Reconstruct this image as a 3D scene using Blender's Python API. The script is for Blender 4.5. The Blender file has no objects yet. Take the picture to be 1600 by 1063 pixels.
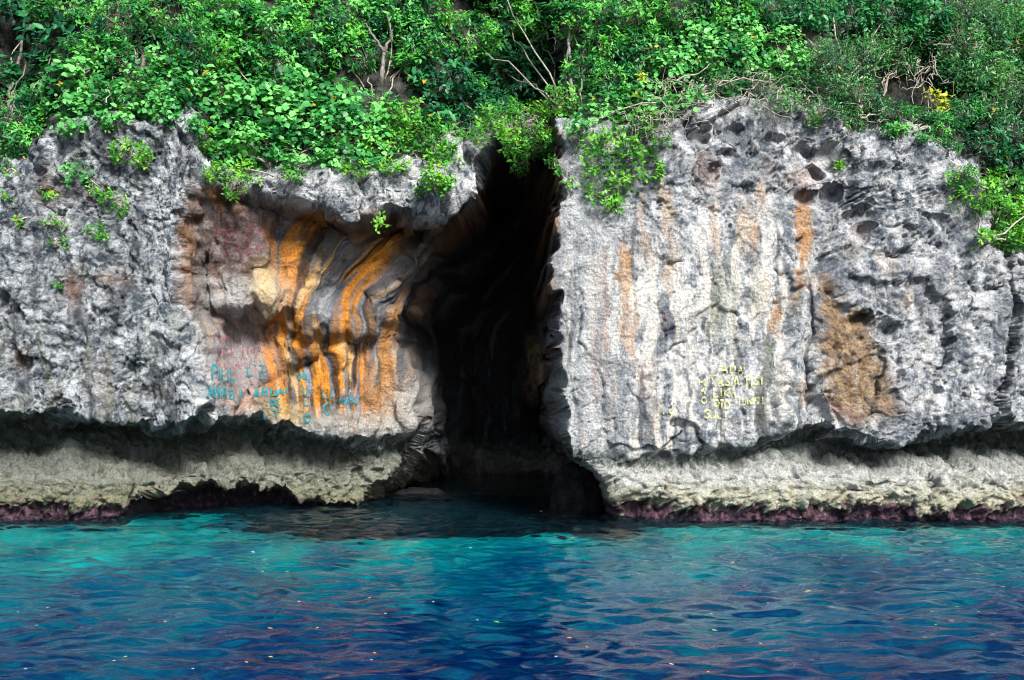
import bpy, math, random
import numpy as np
from mathutils import Vector
random.seed(7)
RNG = np.random.default_rng(11)
SC = bpy.context.scene
COL = SC.collection

# ------------------------------------------------------------------ camera
CAMY, CAMZ, FPX, HOR = -16.0, 2.0, 1600.0, 615.0
cam = bpy.data.cameras.new('camera')
cam.lens = 36.0; cam.sensor_width = 36.0
cam.shift_y = (HOR - 531.5) / 1600.0
cam.clip_end = 3000.0
cam_o = bpy.data.objects.new('camera', cam)
cam_o.location = (0, CAMY, CAMZ)
cam_o.rotation_euler = (math.pi/2, 0, 0)
COL.objects.link(cam_o)
SC.camera = cam_o

# ------------------------------------------------------------------ light
EL, AZ = math.radians(40), math.radians(24)
SUN = Vector((math.sin(AZ)*math.cos(EL), -math.cos(AZ)*math.cos(EL), math.sin(EL)))
world = bpy.data.worlds.new('World'); SC.world = world; world.use_nodes = True
wn = world.node_tree.nodes; wl = world.node_tree.links
sky = wn.new('ShaderNodeTexSky'); sky.sky_type = 'NISHITA'; sky.sun_disc = False
sky.sun_elevation = EL; sky.sun_rotation = math.atan2(SUN.x, SUN.y)
sky.air_density = 1.0; sky.dust_density = 1.5
wl.new(sky.outputs[0], wn['Background'].inputs[0])
wn['Background'].inputs[1].default_value = 0.09
sl = bpy.data.lights.new('sun', 'SUN'); sl.energy = 4.8; sl.angle = math.radians(18.0)
sl.color = (1.0, 0.965, 0.92)
so = bpy.data.objects.new('sun', sl); COL.objects.link(so)
so.rotation_euler = (-SUN).to_track_quat('-Z', 'Y').to_euler()
so.location = (8, -10, 15)
vs = SC.view_settings
vs.view_transform = 'Standard'; vs.look = 'None'; vs.gamma = 1.0; vs.exposure = 0.80
SC.cycles.max_bounces = 6
SC.cycles.use_denoising = True
SC.cycles.pixel_filter_type = 'BLACKMAN_HARRIS'; SC.cycles.filter_width = 1.05

# ------------------------------------------------------------------ numeric helpers
def sstep(a, b, x):
    t = np.clip((x - a) / (b - a), 0, 1); return t*t*(3 - 2*t)
def lerp(a, b, t): return a + (b - a)*t
_PERM = np.random.default_rng(99).permutation(256).astype(np.int32)
_GX = np.cos(np.arange(256)*2*math.pi/256*37).astype(np.float32); _GY = np.sin(np.arange(256)*2*math.pi/256*37).astype(np.float32)
_R1 = np.random.default_rng(5).random(256).astype(np.float32); _R2 = np.random.default_rng(6).random(256).astype(np.float32); _R3 = np.random.default_rng(8).random(256).astype(np.float32)
def cell(ix, iy, s): return _PERM[(_PERM[(_PERM[(ix + s*7) & 255] + iy + s*13) & 255] + s) & 255]
def noise2(x, y, s=0):
    x = np.asarray(x, np.float32); y = np.asarray(y, np.float32) + 0*x; x = x + 0*y
    x0 = np.floor(x); y0 = np.floor(y); fx = x - x0; fy = y - y0
    ix = x0.astype(np.int32); iy = y0.astype(np.int32)
    u = fx*fx*fx*(fx*(fx*6 - 15) + 10); v = fy*fy*fy*(fy*(fy*6 - 15) + 10)
    def g(dx, dy):
        h = cell(ix + dx, iy + dy, s)
        return _GX[h]*(fx - dx) + _GY[h]*(fy - dy)
    a = g(0, 0); b = g(0, 1)
    a = a + (g(1, 0) - a)*u; b = b + (g(1, 1) - b)*u
    return 1.45*(a + (b - a)*v)
def fbm(x, y, o=4, s=0, gain=0.5):
    r = 0; a = 1.0; t = 0
    for k in range(o):
        r = r + a*noise2(x*2**k + 17.3*k, y*2**k - 9.1*k, s + k); t += a; a *= gain
    return r/t
def ridged(x, y, o=4, s=0):
    r = 0; a = 1.0; t = 0
    for k in range(o):
        r = r + a*(1 - 2*np.abs(noise2(x*2**k + 7.7*k, y*2**k + 3.1*k, s + k))); t += a; a *= 0.55
    return r/t
def worley(x, y, s=0):
    x = np.asarray(x, np.float32); y = np.asarray(y, np.float32)
    x0 = np.floor(x); y0 = np.floor(y); ix = x0.astype(np.int32); iy = y0.astype(np.int32)
    best = np.full(x.shape, 9.0, np.float32); cid = np.zeros(x.shape, np.float32)
    for dx in (-1, 0, 1):
        for dy in (-1, 0, 1):
            h = cell(ix + dx, iy + dy, s)
            d = np.hypot(x - (x0 + dx + _R1[h]), y - (y0 + dy + _R2[h]))
            m = d < best
            best = np.where(m, d, best); cid = np.where(m, _R3[h], cid)
    return best, cid
def facets(x, y, s=0):
    # broken planes: each cell of a cracked face sits and leans a little differently
    x = np.asarray(x, np.float32); y = np.asarray(y, np.float32)
    x0 = np.floor(x); y0 = np.floor(y); ix = x0.astype(np.int32); iy = y0.astype(np.int32)
    best = np.full(x.shape, 9.0, np.float32); sec = best.copy(); out = np.zeros(x.shape, np.float32)
    for dx in (-1, 0, 1):
        for dy in (-1, 0, 1):
            h = cell(ix + dx, iy + dy, s); ax = x - (x0 + dx + _R1[h]); ay = y - (y0 + dy + _R2[h]); d = np.hypot(ax, ay)
            v = (_R3[h] - .5) + ax*(_R1[(h + 71) & 255] - .5)*1.6 + ay*(_R2[(h + 29) & 255] - .5)*1.6
            m = d < best
            sec = np.where(m, best, np.minimum(sec, d)); best = np.where(m, d, best); out = np.where(m, v, out)
    return out, sec - best
def bump(px, py, cx, cy, rx, ry, p=2.0):
    return np.exp(-(np.abs((px - cx)/rx)**p + np.abs((py - cy)/ry)**p))
def segdist(px, py, pts):
    best = np.full(px.shape, 1e9)
    for (ax, ay), (bx, by) in zip(pts[:-1], pts[1:]):
        dx, dy = bx - ax, by - ay
        t = np.clip(((px - ax)*dx + (py - ay)*dy)/(dx*dx + dy*dy), 0, 1)
        best = np.minimum(best, np.hypot(px - ax - t*dx, py - ay - t*dy))
    return best
def polysd(px, py, pts):                       # signed distance, positive inside
    d = segdist(px, py, pts + pts[:1]); ins = np.zeros(px.shape, bool)
    n = len(pts)
    for i in range(n):
        (ax, ay), (bx, by) = pts[i], pts[(i + 1) % n]
        c = ((ay > py) != (by > py)) & (px < (bx - ax)*(py - ay)/((by - ay) if by != ay else 1e-9) + ax)
        ins ^= c
    return np.where(ins, d, -d)
def at(px, py, Y):
    k = (Y - CAMY)/FPX
    return ((px - 800)*k, Y, CAMZ + (HOR - py)*k)

# ------------------------------------------------------------------ mesh helpers
def mesh_np(name, V, tris=None, quads=None, smooth=True):
    me = bpy.data.meshes.new(name)
    V = np.asarray(V, np.float32)
    nt = 0 if tris is None else len(tris); nq = 0 if quads is None else len(quads)
    me.vertices.add(len(V)); me.vertices.foreach_set('co', V.ravel())
    me.loops.add(nt*3 + nq*4); me.polygons.add(nt + nq)
    li = np.concatenate(([np.asarray(tris).ravel()] if nt else []) + ([np.asarray(quads).ravel()] if nq else []))
    me.loops.foreach_set('vertex_index', li.astype(np.int32))
    st = np.concatenate([np.arange(nt)*3, nt*3 + np.arange(nq)*4]).astype(np.int32)
    me.polygons.foreach_set('loop_start', st)
    if smooth: me.polygons.foreach_set('use_smooth', np.ones(nt + nq, bool))
    me.update(calc_edges=True)
    return me
def attr(me, name, data):
    a = me.attributes.new(name, 'FLOAT', 'POINT'); a.data.foreach_set('value', np.asarray(data, np.float32).ravel())
def cattr(me, name, rgb):
    a = me.attributes.new(name, 'FLOAT_COLOR', 'POINT')
    d = np.ones((len(rgb), 4), np.float32); d[:, :3] = rgb; a.data.foreach_set('color', d.ravel())
def obj(name, me, mat=None, parent=None, loc=None):
    o = bpy.data.objects.new(name, me); COL.objects.link(o)
    if mat is not None: me.materials.append(mat)
    if parent is not None: o.parent = parent
    if loc is not None: o.location = loc
    return o
def thing(name, label, cat, loc, group=None):
    o = bpy.data.objects.new(name, None); COL.objects.link(o); o.location = loc; o.empty_display_size = 0.2
    o['label'] = label; o['category'] = cat
    if group: o['group'] = group
    return o

# ------------------------------------------------------------------ materials
def newmat(name):
    m = bpy.data.materials.new(name); m.use_nodes = True
    return m, m.node_tree.nodes, m.node_tree.links, m.node_tree.nodes['Principled BSDF']
def nd(N, t, **kw):
    n = N.new(t)
    for k, v in kw.items():
        if k in n.inputs: n.inputs[k].default_value = v
        else: setattr(n, k, v)
    return n
def mat_rock():
    m, N, L, B = newmat('limestone')
    a = nd(N, 'ShaderNodeAttribute', attribute_name='albedo')
    tc = nd(N, 'ShaderNodeTexCoord')
    n1 = nd(N, 'ShaderNodeTexNoise', Scale=9.0, Detail=8.0, Roughness=0.72)
    n2 = nd(N, 'ShaderNodeTexNoise', Scale=38.0, Detail=6.0, Roughness=0.75)
    v = nd(N, 'ShaderNodeTexVoronoi', Scale=17.0); v.feature = 'F1'
    for n in (n1, n2, v): L.new(tc.outputs['Object'], n.inputs['Vector'])
    r = nd(N, 'ShaderNodeMapRange'); r.inputs[1].default_value = 0.34; r.inputs[2].default_value = 0.66
    r.inputs[3].default_value = 0.55; r.inputs[4].default_value = 1.36
    L.new(n2.outputs[0], r.inputs[0])
    r2 = nd(N, 'ShaderNodeMapRange'); r2.inputs[1].default_value = 0.35; r2.inputs[2].default_value = 0.65
    r2.inputs[3].default_value = 0.78; r2.inputs[4].default_value = 1.15
    L.new(n1.outputs[0], r2.inputs[0])
    mu = nd(N, 'ShaderNodeMath', operation='MULTIPLY'); L.new(r.outputs[0], mu.inputs[0]); L.new(r2.outputs[0], mu.inputs[1])
    vm = nd(N, 'ShaderNodeVectorMath', operation='SCALE'); L.new(a.outputs['Color'], vm.inputs[0]); L.new(mu.outputs[0], vm.inputs['Scale'])
    L.new(vm.outputs[0], B.inputs['Base Color'])
    B.inputs['Roughness'].default_value = 0.86; B.inputs['Specular IOR Level'].default_value = 0.25
    ad = nd(N, 'ShaderNodeMath', operation='MULTIPLY_ADD'); L.new(n1.outputs[0], ad.inputs[0]); ad.inputs[1].default_value = 2.0; L.new(n2.outputs[0], ad.inputs[2])
    ad2 = nd(N, 'ShaderNodeMath', operation='MULTIPLY_ADD'); L.new(v.outputs['Distance'], ad2.inputs[0]); ad2.inputs[1].default_value = 0.6; L.new(ad.outputs[0], ad2.inputs[2])
    b = nd(N, 'ShaderNodeBump', Strength=1.0, Distance=0.05)
    L.new(ad2.outputs[0], b.inputs['Height']); L.new(b.outputs[0], B.inputs['Normal'])
    return m
def mat_leaf(name, dark, mid, lite, rough=0.42, trans=0.28):
    m, N, L, B = newmat(name)
    a = nd(N, 'ShaderNodeAttribute', attribute_name='tint')
    cr = nd(N, 'ShaderNodeValToRGB'); e = cr.color_ramp.elements
    e[0].color = (*dark, 1); e[0].position = 0.0
    e[1].color = (*lite, 1); e[1].position = 1.0
    x = e.new(0.5); x.color = (*mid, 1)
    y = e.new(0.985); y.color = (*lite, 1)
    e[3].color = (0.55, 0.30, 0.02, 1)         # the odd yellowed leaf
    L.new(a.outputs['Fac'], cr.inputs[0])
    L.new(cr.outputs[0], B.inputs['Base Color']); B.inputs['Roughness'].default_value = rough
    B.inputs['Specular IOR Level'].default_value = 0.35
    t = nd(N, 'ShaderNodeBsdfTranslucent')
    br = nd(N, 'ShaderNodeVectorMath', operation='MULTIPLY'); L.new(cr.outputs[0], br.inputs[0]); br.inputs[1].default_value = (1.5, 1.5, 0.8)
    L.new(br.outputs[0], t.inputs[0])
    mx = nd(N, 'ShaderNodeMixShader'); mx.inputs[0].default_value = trans
    L.new(B.outputs[0], mx.inputs[1]); L.new(t.outputs[0], mx.inputs[2])
    L.new(mx.outputs[0], N['Material Output'].inputs[0])
    return m
def mat_bark(name, c0, c1):
    m, N, L, B = newmat(name)
    tc = nd(N, 'ShaderNodeTexCoord')
    n = nd(N, 'ShaderNodeTexNoise', Scale=14.0, Detail=5.0); L.new(tc.outputs['Object'], n.inputs['Vector'])
    cr = nd(N, 'ShaderNodeValToRGB'); cr.color_ramp.elements[0].color = (*c0, 1); cr.color_ramp.elements[1].color = (*c1, 1)
    cr.color_ramp.elements[0].position = 0.35; cr.color_ramp.elements[1].position = 0.65
    L.new(n.outputs[0], cr.inputs[0]); L.new(cr.outputs[0], B.inputs['Base Color']); B.inputs['Roughness'].default_value = 0.85
    b = nd(N, 'ShaderNodeBump', Strength=0.5, Distance=0.01); L.new(n.outputs[0], b.inputs['Height']); L.new(b.outputs[0], B.inputs['Normal'])
    return m
def mat_paint(name, col, cover):
    m, N, L, B = newmat(name)
    tc = nd(N, 'ShaderNodeTexCoord')
    n = nd(N, 'ShaderNodeTexNoise', Scale=22.0, Detail=5.0, Roughness=0.7); L.new(tc.outputs['Object'], n.inputs['Vector'])
    r = nd(N, 'ShaderNodeMapRange'); r.inputs[1].default_value = 0.60 - 0.35*cover; r.inputs[2].default_value = 0.72 - 0.3*cover
    r.inputs[3].default_value = 0.10; r.inputs[4].default_value = 0.95
    L.new(n.outputs[0], r.inputs[0])
    B.inputs['Base Color'].default_value = (*col, 1); B.inputs['Roughness'].default_value = 0.7
    t = nd(N, 'ShaderNodeBsdfTransparent'); mx = nd(N, 'ShaderNodeMixShader')
    L.new(r.outputs[0], mx.inputs[0]); L.new(t.outputs[0], mx.inputs[1]); L.new(B.outputs[0], mx.inputs[2])
    L.new(mx.outputs[0], N['Material Output'].inputs[0])
    return m
def mat_water():
    m, N, L, B = newmat('sea_water')
    B.inputs['Base Color'].default_value = (0.80, 0.97, 1.0, 1)
    B.inputs['Roughness'].default_value = 0.0; B.inputs['IOR'].default_value = 1.333; B.inputs['Transmission Weight'].default_value = 1.0; B.inputs['Specular IOR Level'].default_value = 0.3
    tc = nd(N, 'ShaderNodeTexCoord'); mp = nd(N, 'ShaderNodeMapping'); mp.inputs['Scale'].default_value = (1.0, 1.9, 1.0)
    L.new(tc.outputs['Object'], mp.inputs[0])
    n1 = nd(N, 'ShaderNodeTexNoise', Scale=2.4, Detail=1.5, Roughness=0.5, Distortion=0.6); n2 = nd(N, 'ShaderNodeTexNoise', Scale=7.5, Detail=2.0, Roughness=0.5, Distortion=0.4)
    L.new(mp.outputs[0], n1.inputs['Vector']); L.new(mp.outputs[0], n2.inputs['Vector'])
    b1 = nd(N, 'ShaderNodeBump', Strength=0.4, Distance=0.10); b2 = nd(N, 'ShaderNodeBump', Strength=0.18, Distance=0.03)
    L.new(n1.outputs[0], b1.inputs['Height']); L.new(n2.outputs[0], b2.inputs['Height'])
    L.new(b1.outputs[0], b2.inputs['Normal']); L.new(b2.outputs[0], B.inputs['Normal'])
    return m
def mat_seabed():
    m, N, L, B = newmat('water_tinted_seabed')
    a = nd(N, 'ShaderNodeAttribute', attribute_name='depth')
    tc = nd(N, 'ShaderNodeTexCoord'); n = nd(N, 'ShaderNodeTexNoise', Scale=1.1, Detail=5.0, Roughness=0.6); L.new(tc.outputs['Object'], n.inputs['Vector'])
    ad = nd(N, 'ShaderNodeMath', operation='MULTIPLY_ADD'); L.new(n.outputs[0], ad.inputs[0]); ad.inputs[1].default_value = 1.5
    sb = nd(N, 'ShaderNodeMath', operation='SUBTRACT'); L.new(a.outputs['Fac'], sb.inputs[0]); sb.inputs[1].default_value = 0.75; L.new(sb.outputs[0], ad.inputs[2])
    cr = nd(N, 'ShaderNodeValToRGB'); e = cr.color_ramp.elements  # bed colour carries the water's filtered and scattered blue light
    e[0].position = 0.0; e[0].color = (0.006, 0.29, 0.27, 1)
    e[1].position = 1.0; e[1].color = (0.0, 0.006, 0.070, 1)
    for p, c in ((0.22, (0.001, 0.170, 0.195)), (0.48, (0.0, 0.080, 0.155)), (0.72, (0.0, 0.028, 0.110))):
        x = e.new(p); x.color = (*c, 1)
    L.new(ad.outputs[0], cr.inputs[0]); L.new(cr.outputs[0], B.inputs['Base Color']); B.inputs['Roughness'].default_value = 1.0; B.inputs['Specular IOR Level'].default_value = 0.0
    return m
M_ROCK = mat_rock(); M_WATER = mat_water()
LEAF = {
 'vine':   mat_leaf('vine_leaf',   (0.008, 0.085, 0.026), (0.045, 0.290, 0.058), (0.20, 0.56, 0.15)),
 'tree':   mat_leaf('tree_leaf',   (0.004, 0.060, 0.026), (0.026, 0.230, 0.046), (0.15, 0.51, 0.075)),
 'dark':   mat_leaf('dark_leaf',   (0.003, 0.034, 0.018), (0.010, 0.115, 0.045), (0.040, 0.26, 0.075)),
 'small':  mat_leaf('shrub_leaf',  (0.014, 0.110, 0.014), (0.070, 0.320, 0.028), (0.22, 0.53, 0.045)),
 'fine':   mat_leaf('fine_leaf',   (0.006, 0.065, 0.025), (0.036, 0.200, 0.052), (0.14, 0.38, 0.11)),
 'yellow': mat_leaf('yellow_leaf', (0.10, 0.20, 0.01), (0.30, 0.38, 0.02), (0.50, 0.50, 0.03)),
}
M_BARK = mat_bark('grey_bark', (0.06, 0.055, 0.048), (0.22, 0.20, 0.18))
M_TWIG = mat_bark('pale_twig', (0.18, 0.155, 0.12), (0.42, 0.38, 0.32))

# ------------------------------------------------------------------ the cliff: macro depth, metres behind the y=0 plane
L_EDGE = ([130, 180, 230, 290, 350, 420, 480, 560, 620, 660, 720, 800], [304, 304, 298, 286, 271, 268, 278, 302, 318, 326, 330, 330])
LEDGE  = ([300, 340, 400, 430, 450, 500, 545, 590, 650, 690, 715, 745, 756, 772, 790, 860], [280, 285, 288, 303, 310, 313, 337, 319, 331, 333, 322, 296, 258, 215, 190, 190])
TOP    = ([-200, 0, 58, 72, 100, 130, 200, 300, 312, 330, 430, 560, 640, 700, 770, 800, 855, 866, 900, 1000, 1040, 1085, 1180, 1250, 1300, 1345, 1420, 1470, 1500, 1535, 1545, 1620, 1800],
          [262, 256, 246, 214, 194, 182, 176, 178, 225, 262, 266, 262, 246, 228, 206, 200, 200, 194, 186, 186, 178, 156, 150, 162, 176, 200, 202, 232, 250, 262, 385, 400, 400])
LIP    = ([-200, 0, 150, 250, 300, 340, 400, 440, 520, 560, 600, 650, 700, 880, 900, 1000, 1100, 1180, 1250, 1300, 1400, 1450, 1550, 1620, 1800],
          [652, 654, 652, 664, 660, 648, 650, 668, 682, 690, 686, 676, 690, 690, 700, 706, 704, 692, 668, 678, 692, 674, 664, 668, 668])
NDEP   = ([-200, 0, 260, 330, 420, 560, 640, 700, 890, 1000, 1150, 1250, 1330, 1450, 1600, 1800], [1.25, 1.25, 1.15, .95, .75, .5, .25, .1, .05, .12, .35, .55, .8, 1.05, 1.1, 1.1])
SILL   = ([-200, 0, 200, 300, 420, 560, 640, 900, 1000, 1150, 1300, 1450, 1600, 1800], [752, 752, 752, 742, 742, 738, 730, 730, 738, 736, 738, 736, 738, 738])
SHELF  = ([-200, 0, 150, 250, 330, 420, 560, 640, 700, 900, 960, 1100, 1800], [.05, .0, .1, .45, .95, 1.5, 2.2, 2.5, 2.5, .7, .25, .05, .05])
CAVE = [(772, 214), (752, 258), (744, 296), (714, 332), (692, 354), (670, 396), (656, 440), (634, 472), (612, 494), (608, 532), (620, 570), (632, 606), (640, 660), (636, 708), (612, 744), (580, 768), (566, 792), (566, 900),
        (955, 900), (948, 790), (944, 762), (926, 736), (898, 716), (886, 680), (880, 600), (874, 560), (862, 520), (861, 400), (860, 300), (846, 264), (866, 240), (850, 214)]
def macro(px, py, y, X, Z):
    def ref(yr):
        q = FPX/(yr - CAMY); return 800 + X*q, HOR - (Z - CAMZ)*q
    p0, q0 = ref(0.05); p1, q1 = ref(.62); pn, qn = ref(np.interp(p0, [-200, 260, 340, 420, 560, 640, 860, 880, 1800], [.05, .05, .75, 1.05, 1.5, 2.0, 2.2, .1, .1]))
    ew = 9*noise2(p0/46, q0/46, 501) + 5*noise2(p0/21, q0/19, 502); ev = 9*noise2(p1/44, q1/44, 511) + 6*noise2(p1/20, q1/18, 512) + 2.5*noise2(p1/9, q1/9, 513)
    ln = 8*noise2(pn/44, qn/44, 521) + 6*noise2(pn/19, qn/19, 522) + 2.5*noise2(pn/9, qn/9, 523)
    y = np.clip(y, -.5, 3.5)
    wpx = 10*noise2(px/46 + 1.7*y, py/46 + .9*y, 501) + 4*noise2(px/21 + 1.6*y, py/19 - 1.2*y, 502) + 1.2*noise2(px/9, py/9, 503)
    wpy = 9*noise2(px/44 + 1.5*y, py/44 - .8*y, 511) + 5*noise2(px/20 - 1.6*y, py/18 + 1.2*y, 512) + 1.8*noise2(px/9, py/9, 513)
    px = px + wpx; py = py + wpy
    e = np.interp(q0, *L_EDGE)
    soft = 30 + 18*sstep(430, 620, py)
    right_of_left = sstep(e - 4, e + soft, p0 + ew)
    rb = sstep(872, 858, px)                                   # 1 left of the right-hand block
    # left block, gently rounded towards its corner
    dl = 0.05 + 0.22*sstep(60, -150, px) - 0.12*bump(px, py, 235, 560, 90, 140) - 0.10*bump(px, py, 60, 520, 70, 120)
    dl = dl + 0.35*sstep(255, 300, px)**2*sstep(480, 400, py)*0.5 + 0.30*sstep(74, 56, px)*sstep(330, 230, py)
    # bay behind it
    bay = np.interp(px, [270, 330, 400, 480, 560, 620, 670, 760, 870], [1.05, 1.2, 1.45, 1.7, 2.0, 2.35, 2.9, 3.2, 3.2])
    bay = bay - 0.32*bump(px, py, 360, 375, 62, 72) - 0.55*bump(px, py, 396, 462, 62, 28, 4) + 0.30*bump(px, py, 388, 535, 54, 44, 3)
    bay = bay - 0.38*bump(px, py, 505, 496, 56, 30, 4) - .12*bump(px, py, 545, 600, 40, 50) + .2*bump(px, py, 555, 560, 20, 40) - 0.18*bump(px, py, 470, 420, 22, 80) - 0.22*bump(px, py, 600, 430, 34, 70)
    bay = bay - 0.50*sstep(505, 680, py)*sstep(300, 360, px)*sstep(640, 560, px)
    fold = segdist(px, py, [(330, 668), (395, 612), (440, 592), (500, 560), (512, 520)])
    bay = bay + 0.20*np.exp(-(fold/10)**2) - 0.16*np.exp(-((fold - 22)/16)**2)*sstep(600, 540, py)
    bay = bay - 0.45*bump(px, py, 640, 655, 24, 34, 3) + 0.55*bump(px, py, 300, 420, 24, 15, 3) + 0.22*bump(px, py, 303, 470, 14, 60)
    dg = segdist(px, py, [(705, 338), (640, 390), (590, 470), (560, 510)])
    bay = bay - 0.20*np.exp(-(dg/24)**2)
    # hanging ledge above the bay
    led = np.interp(px, [300, 330, 400, 560, 690, 760, 860], [.9, .75, .55, .6, .75, 1.1, 2.2])
    lb = np.interp(p1, *LEDGE)
    below = sstep(lb - 3, lb + 20, q1 + ev)
    led = led + 0.07*sstep(lb - 30, lb - 2, q1)**2 - 0.1*bump(px, py, 690, 300, 45, 40)
    mid = lerp(led, bay, below)
    # right block
    dr = 0.10 - 0.10*bump(px, py, 1050, 500, 130, 220) + 0.3*sstep(900, 862, px)**2*0.4
    crack = segdist(px, py, [(1346, 235), (1318, 330), (1285, 392), (1264, 440), (1262, 520), (1256, 600), (1288, 668)])
    side = px - np.interp(py, [235, 330, 392, 440, 520, 600, 668], [1346, 1318, 1285, 1264, 1262, 1256, 1288])
    dr = dr - 0.20*sstep(0, 40, side)*sstep(200, 300, py) + 0.13*np.exp(-(crack/5)**2)
    fold2 = segdist(px, py, [(1268, 430), (1252, 480), (1234, 560), (1226, 650)])
    dr = dr - 0.14*np.exp(-(fold2/14)**2)
    tri = polysd(px, py, [(1276, 424), (1300, 440), (1318, 478), (1352, 490), (1398, 606), (1410, 645), (1380, 668), (1300, 668), (1278, 560)])
    dr = dr + 0.13*sstep(-14, 30, tri)
    c2 = segdist(px, py, [(1568, 380), (1580, 470), (1578, 560), (1566, 610), (1562, 665)])
    dr = dr + 0.45*np.exp(-(c2/7)**2) + 0.12*sstep(1570, 1590, px)
    h1 = fbm(p0/13, q0/13, 3, 530); h2 = fbm(p0/11 + 5, q0/11, 3, 531)
    for cx, cy, rx, ry, dd in ((1390, 262, 7, 18, .5), (1258, 242, 16, 12, .35), (1296, 244, 16, 14, .4), (1276, 268, 12, 11, .4), (1293, 306, 15, 12, .45), (1256, 306, 18, 10, .35),
                               (1346, 332, 24, 12, .3), (1350, 362, 20, 14, .35), (1400, 400, 26, 10, .3), (1420, 438, 12, 12, .35), (1384, 512, 26, 12, .35), (1340, 500, 14, 8, .3), (1205, 216, 14, 7, .3),
                               (1083, 196, 11, 9, .3), (1086, 212, 9, 9, .3), (1150, 208, 10, 6, .25), (1252, 372, 7, 5, .25), (1440, 276, 9, 7, .2), (1470, 466, 9, 7, .25), (1510, 445, 9, 8, .25), (1545, 448, 9, 8, .2), (1160, 295, 26, 8, .15), (1130, 240, 10, 6, .2),
                               (1115, 268, 12, 18, .2)):
        dr = dr + .75*dd*bump(px + 7*h1, py + 6*h2, cx, cy, rx*.95, ry*.95, 2)*(1 + .5*h2)
    d = lerp(dr, lerp(dl, mid, right_of_left), rb)
    # tidal notch and wave-cut shelf
    lip = np.interp(pn, *LIP) + 7*noise2(pn/37, qn*0 + 1.5, 61) + ln; sill = np.interp(pn, *SILL); nd_ = np.interp(pn, *NDEP)
    shelf = np.interp(px, *SHELF)
    w = sstep(lip + 12, lip + 60, qn)
    d = lerp(d, shelf + 0*d, w)
    notch = sstep(lip - 4, lip + 16, qn)*(1 - sstep(lip + 22, np.maximum(sill + 6, lip + 40), qn)**0.8)
    d = d + nd_*notch
    d = d - 0.12*bump(px, py, px, 768, 1, 26)*sstep(950, 1000, px)
    # black undercut at the waterline under the bay
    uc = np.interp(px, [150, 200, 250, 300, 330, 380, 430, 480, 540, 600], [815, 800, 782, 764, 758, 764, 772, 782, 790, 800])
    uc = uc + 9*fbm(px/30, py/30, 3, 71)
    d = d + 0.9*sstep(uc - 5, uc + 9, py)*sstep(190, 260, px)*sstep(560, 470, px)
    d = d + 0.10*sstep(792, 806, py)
    # above the brink: the hill
    t = (np.interp(px, *TOP) - py)/100.0 + .13*fbm(px/60, py/60, 3, 66)
    d = d + sstep(-0.16, 0.16, t)*0.34 + np.maximum(t, 0)*0.62
    d = d + 1.3*bump(px, py, 790, 120, 95, 120)*sstep(0, 0.3, t) + 0.6*bump(px, py, 1420, 120, 60, 50)*sstep(0, .3, t) + 0.5*bump(px, py, 30, 90, 60, 80)*sstep(0, .3, t)
    return d

def axis(parts):
    out = []
    for a, b, s in parts: out.append(np.arange(a, b, s))
    return np.concatenate(out + [[parts[-1][1]]])
XS = axis([(-16, -9.4, .16), (-9.4, -5.6, .021), (-5.6, -4.7, .011), (-4.7, -2.3, .018), (-2.3, -.5, .0125), (-.5, .5, .02), (.5, 1.0, .0095), (1.0, 9.4, .021), (9.4, 16, .16)])
ZS = axis([(-6, -1.2, .6), (-1.2, -.2, .1), (-.2, .9, .018), (.9, 1.7, .012), (1.7, 4.7, .021), (4.7, 5.3, .013), (5.3, 7.4, .021), (7.4, 9.6, .06), (9.6, 15, .2)])
GX, GZ = np.meshgrid(XS, ZS)
Y = np.zeros_like(GX)
for it in range(6):
    k = FPX/(Y - CAMY); PX = 800 + GX*k; PY = HOR - (GZ - CAMZ)*k
    Yn = macro(PX, PY, Y, GX, GZ); Y = Yn if it == 0 else lerp(Y, Yn, 0.65)
k = FPX/(Y - CAMY); PX = 800 + GX*k; PY = HOR - (GZ - CAMZ)*k
# cave
cn = 1 - .75*sstep(800, 840, PX)*sstep(640, 560, PY)
cd = polysd(PX + cn*(6*noise2(PX/34, PY/40, 3) + 1.2*noise2(PX/11, PY/14, 6)), PY + 5*noise2(PX/30, PY/30, 4) + 1.5*noise2(PX/12, PY/12, 8), CAVE)
open_ = np.clip(cd, 0, None)/100.0
wid = np.interp(PX, [560, 700, 800, 860, 960], [.42, .40, .3, .07, .10])
depth_c = 7.5*(1 - np.exp(-(open_/wid)**1.2))
inner = bump(PX, PY, 850, 565, 32, 70, 3)
depth_c = lerp(depth_c, np.minimum(depth_c, 1.5), inner)
Y = Y + depth_c
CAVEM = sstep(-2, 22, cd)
# ---- relief
U, W = GX + .8*Y, GZ + .5*Y
R_ = sstep(866, 880, PX); BAY = (1 - R_)*sstep(0, 25, PX - np.interp(PY, *L_EDGE))*sstep(np.interp(PX, *LEDGE), np.interp(PX, *LEDGE) + 20, PY)*sstep(np.interp(PX, *LIP) + 10, np.interp(PX, *LIP) - 25, PY)
LOW = sstep(np.interp(PX, *LIP) + 5, np.interp(PX, *LIP) + 40, PY)
UPR = sstep(400, 270, PY)
LB = sstep(330, 270, PX)
wx = U + 0.16*fbm(U*1.7, W*1.7, 3, 40); wz = W + 0.16*fbm(U*1.7 + 30, W*1.7, 3, 41)
smoothstrip = sstep(862, 875, PX)*sstep(1010, 930, PX)
rough = np.clip(.20 + .55*UPR*R_ + .75*LB + .55*sstep(1270, 1330, PX) + .3*(1 - BAY)*(1 - R_)*(1 - LB) - .25*smoothstrip + .25*LOW, .12, 1.1)*(1 - .55*BAY)
vary = .45 + .75*sstep(-.25, .3, fbm(U*.9 + 5, W*.8, 2, 36))
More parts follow.
